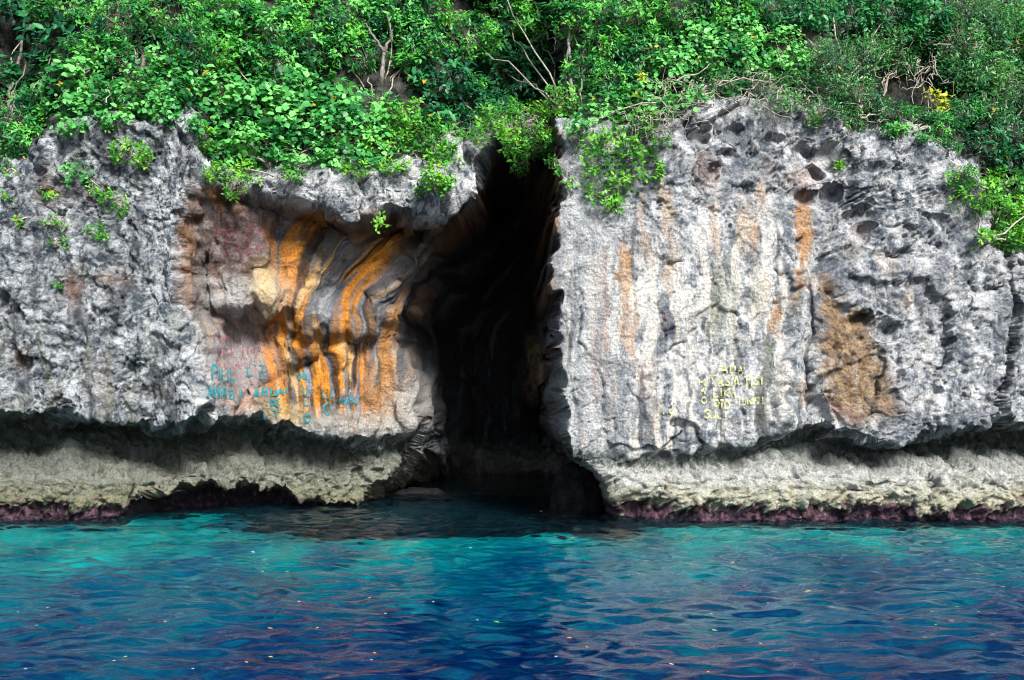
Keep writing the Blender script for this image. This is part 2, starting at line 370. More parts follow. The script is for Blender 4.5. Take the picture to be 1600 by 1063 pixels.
rel = 0.15*fbm(U*0.75, W*0.6, 3, 1) + 0.06*fbm(wx*2.4, wz*1.9, 3, 5)*(1 - .3*BAY) + 0.04*ridged(wx*3.4, wz*3.0, 3, 9)*rough*vary
n_r = fbm(wx*6.5, wz*5.4, 5, 12, .68)
rel += 0.115*n_r*rough*vary
ax_ = U + .22*fbm(U*2.6, W*2.6, 3, 600); az_ = W + .22*fbm(U*2.6 + 8, W*2.6, 3, 601)
fa, ea = facets(ax_*1.05, az_*.8, 610); fb, eb = facets(ax_*2.7 + 3, az_*2.1, 611); fc, ec = facets(ax_*6.5, az_*5.6, 612)
nb_ = (1 - .75*BAY)
calm = R_*sstep(1270, 1220, PX)*sstep(300, 400, PY)
rel += nb_*(.16*fa*(1 - .5*smoothstrip)*(1 - .4*calm) + .075*fb*(.4 + .6*rough) + .03*fc*rough*vary)
crk = np.exp(-(ea/.035)**2)*sstep(.0, .25, fbm(U*1.3, W*1.3, 2, 620)) + .6*np.exp(-(eb/.05)**2)*sstep(.05, .3, fbm(U*1.9, W*1.9, 2, 621))
rel += .07*crk*nb_*(1 - .6*smoothstrip)
# karst pits: clustered, ragged, rough on the upper parts and the left block
ux = wx + .13*noise2(U*6, W*6, 45) + .08*noise2(U*14, W*14, 47); uz = wz + .13*noise2(U*6 + 9, W*6, 46) + .08*noise2(U*14, W*14 + 7, 48)
clus = sstep(-.12, .30, fbm(U*1.1 + 4, W*1.3, 2, 20)); clus2 = sstep(-.1, .3, fbm(U*1.7 + 14, W*1.9, 2, 19))
pw = np.clip(rough - .15, 0, 1)*(1 - LOW*.6)
f1, c1 = worley(ux*3.6, uz*4.6, 21); pit = sstep(0.40, 0.05, f1)*sstep(0.55, 0.95, c1)
rel += 0.20*pit*pw*clus*(1 - .6*LB)
f2, c2_ = worley(ux*9, uz*11, 25); pit2 = sstep(0.48, 0.08, f2)*sstep(0.35, 0.9, c2_)
rel += 0.075*pit2*pw*clus2
f3, c3_ = worley(ux*19, uz*21, 28); rel += 0.026*sstep(0.5, 0.1, f3)*sstep(.2, .8, c3_)*pw
# vertical fluting
fl = fbm(U*3.6 + 0.9*noise2(U*1.3, W*0.8, 70), W*0.6, 4, 33)
rel += fl*(0.085*sstep(866, 880, PX)*sstep(1260, 1180, PX)*sstep(300, 430, PY) + 0.05*sstep(260, 200, PX)*sstep(430, 520, PY))*(1 - LOW)
# flowstone in the bay: streak coordinate leans to the right going up beside the cave
lean = 0.85*np.maximum(0, 485 - PY)*sstep(350, 630, PX) + 0.12*(PY - 480)*sstep(600, 520, PX)
SX = (PX - lean)/100.0 + 0.09*fbm(PX/90, PY/130, 3, 88)
SYc = PY/100.0
fs = fbm(SX*8.5, SYc*0.55, 3, 50); fs2 = ridged(SX*5.0, SYc*0.4, 2, 55)
big = fbm(SX*2.6 + .4*noise2(SX*1.5, SYc*1.2, 52), SYc*.55, 2, 51); lump = np.abs(noise2(SX*3.4 + .5*noise2(SX*2, SYc*2, 54), SYc*1.1, 53))
drape = sstep(.05, .5, noise2(PX/70 + .3*fs, PY/55, 56))
rel += BAY*(0.22*big - .16*lump + .10*fs*drape - 0.05*fs2 + (1 - .85*sstep(585, 640, PX))*(.05*fbm(SX*6, SYc*4, 3, 58) + .09*fbm(PX/60, PY/34, 3, 57)) + .10*sstep(585, 640, PX)*fbm(SX*6.5, SYc*.7, 3, 59)) + CAVEM*(0.12*fs)
rel += LOW*(0.07*ridged(wx*2.6, wz*4.5, 3, 77) + .06*fbm(wx*1.6, wz*2.2, 3, 78))
crust = sstep(778, 796, PY)
rel += crust*(0.06*ridged(wx*6, wz*7, 3, 92) + .04*fbm(U*18, W*18, 2, 93))
def blur(A, n=2):
    for _ in range(n):
        A = (np.pad(A, ((1, 1), (0, 0)), 'edge')[:-2] + 2*A + np.pad(A, ((1, 1), (0, 0)), 'edge')[2:])/4
        A = (np.pad(A, ((0, 0), (1, 1)), 'edge')[:, :-2] + 2*A + np.pad(A, ((0, 0), (1, 1)), 'edge')[:, 2:])/4
    return A
gy, gx = np.gradient(blur(Y, 12), ZS, XS); gx = np.clip(gx, -6, 6); gy = np.clip(gy, -6, 6)
nl = np.sqrt(1 + gx*gx + gy*gy); rel = np.clip(rel, -.4, .6)
edge = sstep(9.4, 9.0, np.abs(GX))
VX = GX - rel*blur(gx/nl)*edge; VZ = GZ - rel*blur(gy/nl)*edge; Y = Y + rel*blur(1/nl)

# ---- colours of the stone, with the water's tint painted on below sea level
def C(*c): return np.array(c)[None, None, :]*np.ones(GX.shape + (1,))
def mixc(A, B, t): return A + (B - A)*np.clip(t, 0, 1)[..., None]
n_a = fbm(wx*1.5, wz*1.3, 4, 101); n_b = fbm(wx*5, wz*5, 4, 105, .6); n_c = fbm(wx*14, wz*13, 3, 109, .65)
g = C(.40, .428, .452)
g = mixc(g, C(.58, .58, .575), sstep(-.05, .35, n_b + .5*n_a + .25*n_c))
g = mixc(g, C(.085, .108, .135), sstep(.03, .20, -n_b*.8 + .6*n_c - .25*n_a)*.9)
g = mixc(g, C(.035, .04, .055), sstep(.13, .32, .7*fbm(wx*9 + 3, wz*7, 4, 115, .75) + .3*n_b - .12*n_a)*(1 - .55*smoothstrip))
g = mixc(g, C(.80, .82, .84), sstep(.03, .22, fbm(wx*3.3 + 8, wz*2.6, 4, 118, .65))*.75)
lb_ = sstep(310, 270, PX)
g = mixc(g, g*np.array([.80, .83, .85]), lb_)
g = mixc(g, C(.045, .05, .06), lb_*sstep(.05, .28, fbm(wx*11, wz*7, 4, 130, .75))*.85)
g = mixc(g, C(.06, .065, .08), lb_*sstep(.10, .34, fbm(U*3.4 + .4*n_a, W*.75, 4, 133))*.7)
g = mixc(g, C(.30, .30, .22), lb_*sstep(.0, .4, fbm(U*5, W*0.9, 3, 131))*sstep(430, 560, PY)*.5)
# right block streaks
rs = fbm(U*3.1 + .9*n_a, W*.75 + .4*n_a, 5, 140, .62); rs2 = fbm(U*6 + .8*n_a + 5, W*.6, 4, 144); rs3 = fbm(U*2.6 + .6*n_a + 9, W*.5, 4, 147)
rm = R_*sstep(1275, 1235, PX)*sstep(270, 400, PY)
g = mixc(g, C(.14, .168, .205), R_*sstep(.06, .32, fbm(wx*1.5 + 2, wz*1.1, 3, 139))*(1 - smoothstrip)*.6)
g = mixc(g, C(.84, .82, .77), rm*sstep(.04, .22, rs)*.9)
g = mixc(g, C(.24, .25, .20), rm*sstep(.16, .36, rs3)*sstep(1050, 1110, PX)*.75)
g = mixc(g, C(.50, .33, .22), rm*sstep(.20, .36, rs2)*sstep(1110, 960, PX)*.8)
g = mixc(g, C(.22, .24, .27), rm*sstep(.16, .34, -rs)*.6)
g = mixc(g, C(.07, .075, .085), rm*sstep(.20, .36, fbm(U*7 + 1.1*n_a + 21, W*.45, 3, 149))*.75)
g = mixc(g, C(.80, .76, .68), rm*sstep(.20, .34, fbm(U*6.5 + 1.1*n_a + 41, W*.42, 3, 150))*.85)
g = mixc(g, C(.47, .49, .50), smoothstrip*.55)
ragged = 5*n_b + 3*n_c
VSN = fbm(U*9, W*.9, 3, 401); VSN2 = fbm(U*14 + 3, W*.7, 3, 402)
def streak(cx, y0, y1, w, col, st=1.0, drift=0.0):
    global g
    xx = PX - cx - drift*(PY - y0)/100.0 + 7*fbm(PY/60, PX*0 + cx, 2, int(cx)) + 2.2*ragged
    tt = np.clip((PY - y0)/(y1 - y0), 0, 1)
    ww = w*(0.45 + 0.75*np.sin(tt*math.pi*.92 + .25))*(1 + .5*VSN)
    fade = sstep(y0 - 14, y0 + 14, PY + 9*VSN + 4*ragged)*sstep(y1 + 26, y1 - 34, PY + 40*VSN2 + 6*ragged)
    m = sstep(ww*1.35, ww*.45, np.abs(xx))*fade*np.clip(.8 + .9*VSN2 + .5*n_c, .1, 1)*st
    g = mixc(g, C(*col), m)
OR, CR, WH, BR, PK = (.56, .30, .12), (.62, .50, .38), (.78, .75, .71), (.20, .11, .075), (.44, .33, .29)
for a in ((1036, 285, 385, 9, CR, 1, 8), (1048, 385, 470, 9, CR, .9), (1060, 400, 520, 10, WH, .8), (1097, 345, 420, 12, WH, 1), (1119, 310, 420, 6, CR, .9), (1165, 320, 400, 13, CR, .9), (1176, 350, 395, 6, OR, .8),
          (1190, 280, 330, 7, OR, .7), (1256, 300, 425, 12, OR, 1), (1250, 420, 480, 8, OR, .7, -10), (976, 385, 480, 9, OR, .9), (980, 470, 560, 9, OR, .6), (1012, 470, 520, 16, WH, .8), (1004, 300, 400, 5, CR, .7),
          (1086, 540, 590, 16, WH, 1), (1196, 435, 460, 6, OR, .7), (1213, 470, 530, 8, OR, .85), (945, 380, 640, 5, PK, .6), (930, 420, 660, 5, PK, .5), (1000, 560, 620, 8, BR, .6), (1252, 590, 640, 12, OR, .5),
          (1062, 520, 640, 10, WH, .45), (1020, 560, 690, 10, CR, .5), (870, 290, 420, 4, BR, .6), (1120, 420, 560, 12, (.30, .31, .23), .6), (1145, 440, 590, 9, (.26, .28, .21), .6), (1134, 400, 480, 6, (.25, .27, .2), .5), (1180, 420, 520, 9, (.50, .49, .42), .7),
          (1215, 560, 660, 7, (.09, .10, .12), .6), (1100, 225, 300, 12, BR, .6), (1118, 245, 310, 9, PK, .7), (1205, 245, 280, 11, BR, .5), (1258, 255, 312, 26, PK, .7), (1345, 345, 385, 14, PK, .6), (1300, 470, 500, 10, OR, .6),
          (1385, 400, 430, 14, CR, .6), (1418, 445, 490, 8, CR, .7), (1330, 380, 410, 12, CR, .5)):
    streak(*a)
tri_m = np.clip(1.0 + .8*n_b + .5*VSN2, .3, 1)*sstep(-20, 18, polysd(PX + ragged*5 + 14*n_a, PY + ragged*5, [(1274, 424), (1296, 440), (1310, 478), (1352, 492), (1392, 600), (1405, 640), (1375, 655), (1300, 660), (1282, 560)]))
tc_ = mixc(C(.27, .15, .055), C(.48, .31, .14), sstep(-.1, .3, n_b)); tc_ = mixc(tc_, C(.40, .20, .13), sstep(.05, .3, n_a)*sstep(540, 600, PY)); tc_ = mixc(tc_, C(.10, .07, .045), sstep(.2, .5, n_b + .5*VSN))
g = mixc(g, tc_, tri_m*.82)
# left block brown patches
for cx, cy, rx, ry, col, st in ((110, 450, 14, 26, (.17, .10, .07), .8), (170, 435, 30, 14, (.25, .17, .12), .5), (160, 600, 14, 40, (.42, .38, .36), .5), (30, 560, 18, 18, (.12, .08, .05), .8), (105, 300, 60, 14, (.14, .10, .08), .45), (75, 290, 12, 30, (.2, .13, .09), .5)):
    g = mixc(g, C(*col), bump(PX + 3*ragged, PY + 3*ragged, cx, cy, rx, ry)*st*1.2)
# flowstone
f_o = fbm(SX*3.0, SYc*.40, 3, 160) + .12; f_g = fbm(SX*4.6 + 11, SYc*.5, 4, 164); f_c = fbm(SX*8 + 4, SYc*.8, 3, 168); f_d = fbm(SX*6 + 31, SYc*.5, 4, 171)
fsC = C(.27, .255, .235)
fsC = mixc(fsC, C(.36, .17, .045), sstep(-.14, .06, f_o))
fsC = mixc(fsC, C(.74, .29, .035), sstep(.0, .17, f_o + .25*f_c))
fsC = mixc(fsC, C(.76, .50, .22), sstep(.10, .28, f_c)*.9)
fsC = mixc(fsC, C(.15, .165, .20), sstep(.06, .20, f_g))
fsC = mixc(fsC, C(.42, .43, .44), sstep(.2, .4, f_g + .2*n_b)*.7)
fsC = mixc(fsC, C(.045, .026, .016), sstep(.08, .26, f_d)*.9)
fsC = mixc(fsC, C(.05, .04, .035), sstep(.12, .34, fbm(PX/50, PY/40, 4, 180, .6))*.7)
dome = bump(PX + 2*ragged, PY, 355, 385, 82, 95, 4)
domeC = mixc(C(.12, .095, .09), C(.27, .22, .21), sstep(-.1, .3, n_b)); domeC = mixc(domeC, C(.09, .055, .04), sstep(.05, .3, -n_b + .4*n_c)); domeC = mixc(domeC, C(.20, .09, .09), bump(PX, PY, 372, 375, 38, 50)*.5*sstep(-.3, .2, n_c))
fsC = mixc(fsC, domeC, dome)
fsC = mixc(fsC, C(.50, .49, .47), bump(PX + 3*ragged, PY + 3*ragged, 385, 462, 62, 28, 3)*.9)
fsC = mixc(fsC, C(.72, .54, .30), bump(PX + 3*ragged, PY + 2*ragged, 412, 450, 20, 40, 3)*.95)
fsC = mixc(fsC, C(.37, .33, .34), bump(PX + 2*ragged, PY, 368, 565, 48, 82, 4)*.95)
fsC = mixc(fsC, C(.36, .34, .33), bump(PX, PY, 306, 560, 22, 130, 3)*.6)
# grey flank beside the cave, with a few ochre runs
flank = sstep(556, 590, PX - .55*np.maximum(0, 480 - PY))
fsC = mixc(fsC, mixc(C(.30, .30, .31), C(.15, .155, .17), sstep(-.1, .2, f_g)), flank*.6)
fsC = mixc(fsC, C(.50, .24, .06), flank*sstep(.16, .34, f_o)*.8*sstep(680, 610, PX + .5*np.minimum(0, PY - 480)))
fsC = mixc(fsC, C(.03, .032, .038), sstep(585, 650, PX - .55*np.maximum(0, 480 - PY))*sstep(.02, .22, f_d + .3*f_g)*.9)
fsC = mixc(fsC, C(.48, .46, .42), bump(PX + 3*ragged, PY + 3*ragged, 640, 650, 34, 50, 3)*.9)
lowgrey = sstep(625, 665, PY + 3*ragged)*sstep(440, 490, PX)
fsC = mixc(fsC, C(.46, .44, .40), lowgrey*.85)
fsC = mixc(fsC, C(.60, .44, .20), bump(PX + 3*ragged, PY, 440, 660, 40, 30, 3)*.8)
toprow = sstep(400, 330, PY)*sstep(430, 470, PX)
fsC = mixc(fsC, mixc(C(.20, .085, .03), C(.42, .17, .04), sstep(.0, .3, f_c)), toprow*.75)
g = mixc(g, fsC, BAY)
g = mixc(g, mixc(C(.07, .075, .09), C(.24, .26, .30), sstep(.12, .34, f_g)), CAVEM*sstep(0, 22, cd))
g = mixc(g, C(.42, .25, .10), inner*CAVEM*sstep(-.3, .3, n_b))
# below the lip: algae, pale shelf, pink crust
lipv = np.interp(PX, *LIP); sillv = np.interp(PX, *SILL)
alg = mixc(C(.045, .070, .060), C(.12, .14, .15), sstep(-.1, .4, n_b))
sh = mixc(C(.56, .57, .54), C(.24, .25, .22), sstep(.02, .38, n_b + .4*n_c))
sh = mixc(sh, C(.50, .47, .30), sstep(738, 790, PY + 5*ragged)*.75)
sh = mixc(sh, C(.09, .09, .08), sstep(.18, .4, fbm(wx*8, wz*8, 4, 190, .7))*.7)
lefts = sstep(900, 600, PX); sh = mixc(sh, sh*np.array([.47, .48, .42]), lefts)
lowC = mixc(alg, sh, sstep(lipv + 14, np.maximum(sillv - 4, lipv + 24), PY + 5*ragged))
pk = mixc(C(.060, .030, .050), C(.20, .11, .14), sstep(-.05, .35, n_c + .4*n_b)); pk = mixc(pk, C(.025, .018, .03), sstep(.0, .3, -n_b + .3*n_c))
lowC = mixc(lowC, pk, sstep(788, 799, PY + 5*ragged + 7*n_a))
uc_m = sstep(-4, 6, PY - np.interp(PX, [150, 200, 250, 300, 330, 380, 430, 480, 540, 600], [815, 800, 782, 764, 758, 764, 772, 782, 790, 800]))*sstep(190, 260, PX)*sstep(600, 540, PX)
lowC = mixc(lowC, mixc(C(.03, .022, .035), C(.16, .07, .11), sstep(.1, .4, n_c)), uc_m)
lowW = sstep(lipv - 6, lipv + 18, PY + 5*ragged)
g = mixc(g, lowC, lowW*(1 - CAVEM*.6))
# soil and leaf litter on the hill
hill = sstep(.02, .35, (np.interp(PX, *TOP) - PY)/100.0 + .1*n_b)
g = mixc(g, mixc(C(.016, .018, .011), C(.05, .045, .03), sstep(-.2, .4, n_b)), hill*.92)
g = mixc(g, mixc(C(.003, .030, .060), C(.004, .07, .09), sstep(-.2, .3, n_b)), sstep(-.02, -.22, GZ))        # drowned rock: the water's blue-green tint and dimness put into its colour
g = np.clip(g, .002, .82)

ny, nx = GX.shape
idx = np.arange(ny*nx).reshape(ny, nx)
quads = np.stack([idx[:-1, :-1], idx[:-1, 1:], idx[1:, 1:], idx[1:, :-1]], -1).reshape(-1, 4)
me = mesh_np('cliff', np.stack([VX, Y, VZ], -1).reshape(-1, 3), quads=quads)
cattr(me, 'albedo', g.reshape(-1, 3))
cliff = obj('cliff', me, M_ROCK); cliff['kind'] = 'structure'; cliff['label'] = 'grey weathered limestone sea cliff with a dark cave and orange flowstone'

from mathutils.bvhtree import BVHTree
bpy.context.view_layer.update()
_bvh = BVHTree.FromObject(cliff, bpy.context.evaluated_depsgraph_get())
def surf1(x, z):
    h = _bvh.ray_cast(Vector((x, -6, z)), Vector((0, 1, 0)))[0]
    return h.y if h is not None else 1.0
def hit(px, py):
    out = []; o = Vector((0, CAMY, CAMZ))
    for a, b in zip(np.asarray(px, float).ravel(), np.asarray(py, float).ravel()):
        h = _bvh.ray_cast(o, Vector(((a - 800)/FPX, 1, (HOR - b)/FPX)).normalized())[0]
        out.append(tuple(h) if h is not None else at(a, b, 4.0))
    return np.array(out)

# ------------------------------------------------------------------ the sea
def wave(x, y):
    x = x*1.2; y = y*1.2
    a = fbm(x*.40 + .15*y, y*.8, 2, 200)*.06 + noise2(x*1.3 - .2*y + .7*noise2(x*.6, y*.6, 4), y*2.6 + .5*noise2(x, y, 3), 210)*.050 + noise2(x*2.7 + .3*y + .8*noise2(x, y, 5), y*5.2 + .6*noise2(x*1.3, y*1.3, 6), 220)*.036 + noise2(x*3.2 + .5*noise2(x*2, y*2, 8), y*8.0, 223)*.007
    return a*.84*sstep(11, 3, y)
sx = axis([(-400, -60, 40), (-60, -12, 4), (-12, 12, .055), (12, 60, 4), (60, 400, 40)])
sy_ = axis([(-500, -60, 40), (-60, -16, 4), (-16, -14, .5), (-14, -4, .032), (-4, 4, .045), (4, 14, .5)])
QX, QY = np.meshgrid(sx, sy_)
QZ = wave(QX, QY)*sstep(14, 11, np.abs(QX))*sstep(-16, -14, QY)
# depth of the water below: a pale shelf under the cliff that falls away towards the open sea
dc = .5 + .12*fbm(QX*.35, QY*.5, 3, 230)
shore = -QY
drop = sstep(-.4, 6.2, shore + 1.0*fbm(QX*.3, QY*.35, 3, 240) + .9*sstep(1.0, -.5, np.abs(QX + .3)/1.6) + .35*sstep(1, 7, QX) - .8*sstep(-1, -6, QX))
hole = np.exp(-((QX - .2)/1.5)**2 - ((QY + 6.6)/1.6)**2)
dpt = np.clip(.08 + .74*drop + .45*hole + .34*fbm(QX*.4, QY*1.1, 4, 250) + .75*sstep(-.9, .5, QY + .5*fbm(QX*.6, QY, 2, 255) - .5*sstep(-1.5, -4.5, QX))*sstep(-5.4, -4.2, QX)*sstep(2.2, 1.2, QX), 0, 1)  # last term: darker, deeper bed standing in for dark reflections of bay and cave
ny2, nx2 = QX.shape; id2 = np.arange(ny2*nx2).reshape(ny2, nx2)
q2 = np.stack([id2[:-1, :-1], id2[:-1, 1:], id2[1:, 1:], id2[1:, :-1]], -1).reshape(-1, 4)
mw = mesh_np('sea', np.stack([QX, QY, QZ], -1).reshape(-1, 3), quads=q2)
bx_ = axis([(-400, -60, 40), (-60, -12, 4), (-12, 12, .2), (12, 60, 4), (60, 400, 40)]); by_ = axis([(-500, -60, 40), (-60, -16, 4), (-16, 4, .2), (4, 14, .5)])
ix_ = np.clip(np.searchsorted(sx, bx_), 0, len(sx) - 1); iy_ = np.clip(np.searchsorted(sy_, by_), 0, len(sy_) - 1)
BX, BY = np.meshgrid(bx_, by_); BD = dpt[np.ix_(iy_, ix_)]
BZ = -(.7 + 3.3*sstep(.1, 1, BD)) + .25*fbm(BX*.9, BY*.9, 3, 260)
nb2, nb1 = BX.shape; id3 = np.arange(nb1*nb2).reshape(nb2, nb1)
mb = mesh_np('seabed', np.stack([BX, BY, BZ], -1).reshape(-1, 3), quads=np.stack([id3[:-1, :-1], id3[:-1, 1:], id3[1:, 1:], id3[1:, :-1]], -1).reshape(-1, 4))
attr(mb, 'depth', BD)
seabed = obj('seabed', mb, mat_seabed()); seabed['kind'] = 'structure'; seabed['label'] = 'sandy shelf under the cliff falling away, coloured with the scattered blue of the water above'
sea = obj('sea', mw, M_WATER); sea['kind'] = 'structure'; sea['label'] = 'rippled turquoise and deep blue sea water'

# ------------------------------------------------------------------ tubes and leaves
def tubes(paths, sides=4):
    """paths: list of (points (n,3), radii (n,)) -> verts, quads"""
    V = []; Q = []; off = 0
    for P, r in paths:
        P = np.asarray(P, float); r = np.asarray(r, float); n = len(P)
        T = np.gradient(P, axis=0); T /= np.linalg.norm(T, axis=1, keepdims=True) + 1e-9
        ref = np.array([0.31, .22, .92]); A = np.cross(T, ref); A /= np.linalg.norm(A, axis=1, keepdims=True) + 1e-9
        Bn = np.cross(T, A)
        an = np.arange(sides)*2*math.pi/sides
        ring = P[:, None, :] + r[:, None, None]*(np.cos(an)[None, :, None]*A[:, None, :] + np.sin(an)[None, :, None]*Bn[:, None, :])
        V.append(ring.reshape(-1, 3))
        i = np.arange(n - 1)[:, None]*sides; j = np.arange(sides)[None, :]; j2 = (j + 1) % sides
        Q.append(np.stack([i + j, i + j2, i + sides + j2, i + sides + j], -1).reshape(-1, 4) + off); off += n*sides
    return np.concatenate(V), np.concatenate(Q)
def wiggle(a, b, n, amp, sag=0.0, rng=RNG):
    a = np.asarray(a, float); b = np.asarray(b, float); t = np.linspace(0, 1, n)[:, None]
    w = rng.normal(size=(n, 3)); w = np.cumsum(w, 0); w -= t*w[-1:] + (1 - t)*w[:1]
    w = w/(np.abs(w).max() + 1e-6)*amp
    P = a + (b - a)*t + w; P[:, 2] += sag*4*t[:, 0]*(1 - t[:, 0])
    return P
def twigs(tw, r, rng):
    """many thin three-sided crooked twigs at once; tw rows: start xyz, end xyz"""
    n = len(tw); A, E = tw[:, None, :3], tw[:, None, 3:]; t = np.linspace(0, 1, 5)[None, :, None]
    P = A + (E - A)*t + rng.normal(0, .035, (n, 5, 3))*(t*(1.05 - t)*4); P[..., 2] -= .03*(4*t*(1 - t))[..., 0]
    an = np.arange(3)*2.0944; off = np.stack([np.cos(an), .6*np.sin(an), .8*np.sin(an)], -1)
    V = P[:, :, None, :] + (r*(1 - .55*t))[..., None]*off[None, None]
    i = np.arange(4)[:, None]*3; j = np.arange(3)[None, :]; j2 = (j + 1) % 3
    q = np.stack([i + j, i + j2, i + 3 + j2, i + 3 + j], -1).reshape(-1, 4)
    return V.reshape(-1, 3), (q[None] + (np.arange(n)*15)[:, None, None]).reshape(-1, 4)
T8 = np.array([(0, 0, 0), (.33, -.5, .03), (.33, 0, -.05), (.33, .5, .03), (.70, -.40, -.03), (.70, 0, -.10), (.70, .40, -.03), (1, 0, -.16)])
F8 = np.array([(0, 2, 1), (0, 3, 2), (1, 2, 5), (1, 5, 4), (2, 3, 6), (2, 6, 5), (4, 5, 7), (5, 6, 7)])
T8R = np.array([(0, 0, 0), (.12, -.46, .03), (.22, 0, -.04), (.12, .46, .03), (.60, -.50, -.02), (.60, 0, -.09), (.60, .50, -.02), (1, 0, -.2)])
T5 = np.array([(0, 0, 0), (.58, -.5, .02), (.55, 0, -.06), (.58, .5, .02), (1, 0, -.08)])
F5 = np.array([(0, 2, 1), (0, 3, 2), (1, 2, 4), (2, 3, 4)])
SPEC = {   # length, width ratio, leaves per spray, template
 'vine': (.100, .86, 6, T8R, F8), 'tree': (.124, .44, 8, T8, F8), 'dark': (.165, .50, 7, T8, F8),
 'small': (.078, .52, 9, T5, F5), 'fine': (.060, .40, 11, T5, F5), 'yellow': (.10, .5, 8, T5, F5)}
def norm(v): return v/(np.linalg.norm(v, axis=-1, keepdims=True) + 1e-9)
def leaves_at(Cn, Nn, sp, tint0, rng, scale=1.0):
    """sprays of leaves at centres Cn facing Nn -> verts, tris, tint"""
    L0, wr, kk, T, F = SPEC[sp]
    n = len(Cn)
    ax = norm(np.cross(Nn, rng.normal(size=(n, 3)))); bx = np.cross(Nn, ax)
    ang = (np.arange(kk)[None, :]*2.399 + rng.uniform(0, 6.28, (n, 1)) + rng.normal(0, .25, (n, kk)))
    rad = ax[:, None, :]*np.cos(ang)[..., None] + bx[:, None, :]*np.sin(ang)[..., None]
    elv = rng.uniform(-.15, .75, (n, kk))[..., None]
    if sp in ('vine',): elv = elv - .25
    d = norm(rad*np.cos(elv) + Nn[:, None, :]*np.sin(elv))
    nn = norm(Nn[:, None, :]*np.cos(elv) - rad*np.sin(elv) + rng.normal(0, .22, (n, kk, 3)) + np.array([0, -.12, .28]))
    sd = norm(np.cross(nn, d)); nn = np.cross(d, sd)
    L = L0*scale*rng.uniform(.45, 1.3, (n, kk))
    spread = L0*scale*{'vine': 1.0, 'fine': 1.4}.get(sp, .55)
    base = Cn[:, None, :] + d*0.012 + rng.normal(0, spread*.55, (n, kk, 3)) - Nn[:, None, :]*rng.uniform(0, spread, (n, kk, 1))
    V = base[:, :, None, :] + L[..., None, None]*(T[None, None, :, 0:1]*d[:, :, None, :] + wr*T[None, None, :, 1:2]*sd[:, :, None, :] + T[None, None, :, 2:3]*nn[:, :, None, :])
    nv = len(T); tot = n*kk
    tri = (F[None] + (np.arange(tot)*nv)[:, None, None]).reshape(-1, 3)
    ti = np.clip(tint0[:, None] + rng.normal(0, .16, (n, kk)), 0, .98)
    ti = np.where(rng.random((n, kk)) < .0022, 1.0, ti)
    return V.reshape(-1, 3), tri, np.repeat(ti.ravel(), nv)
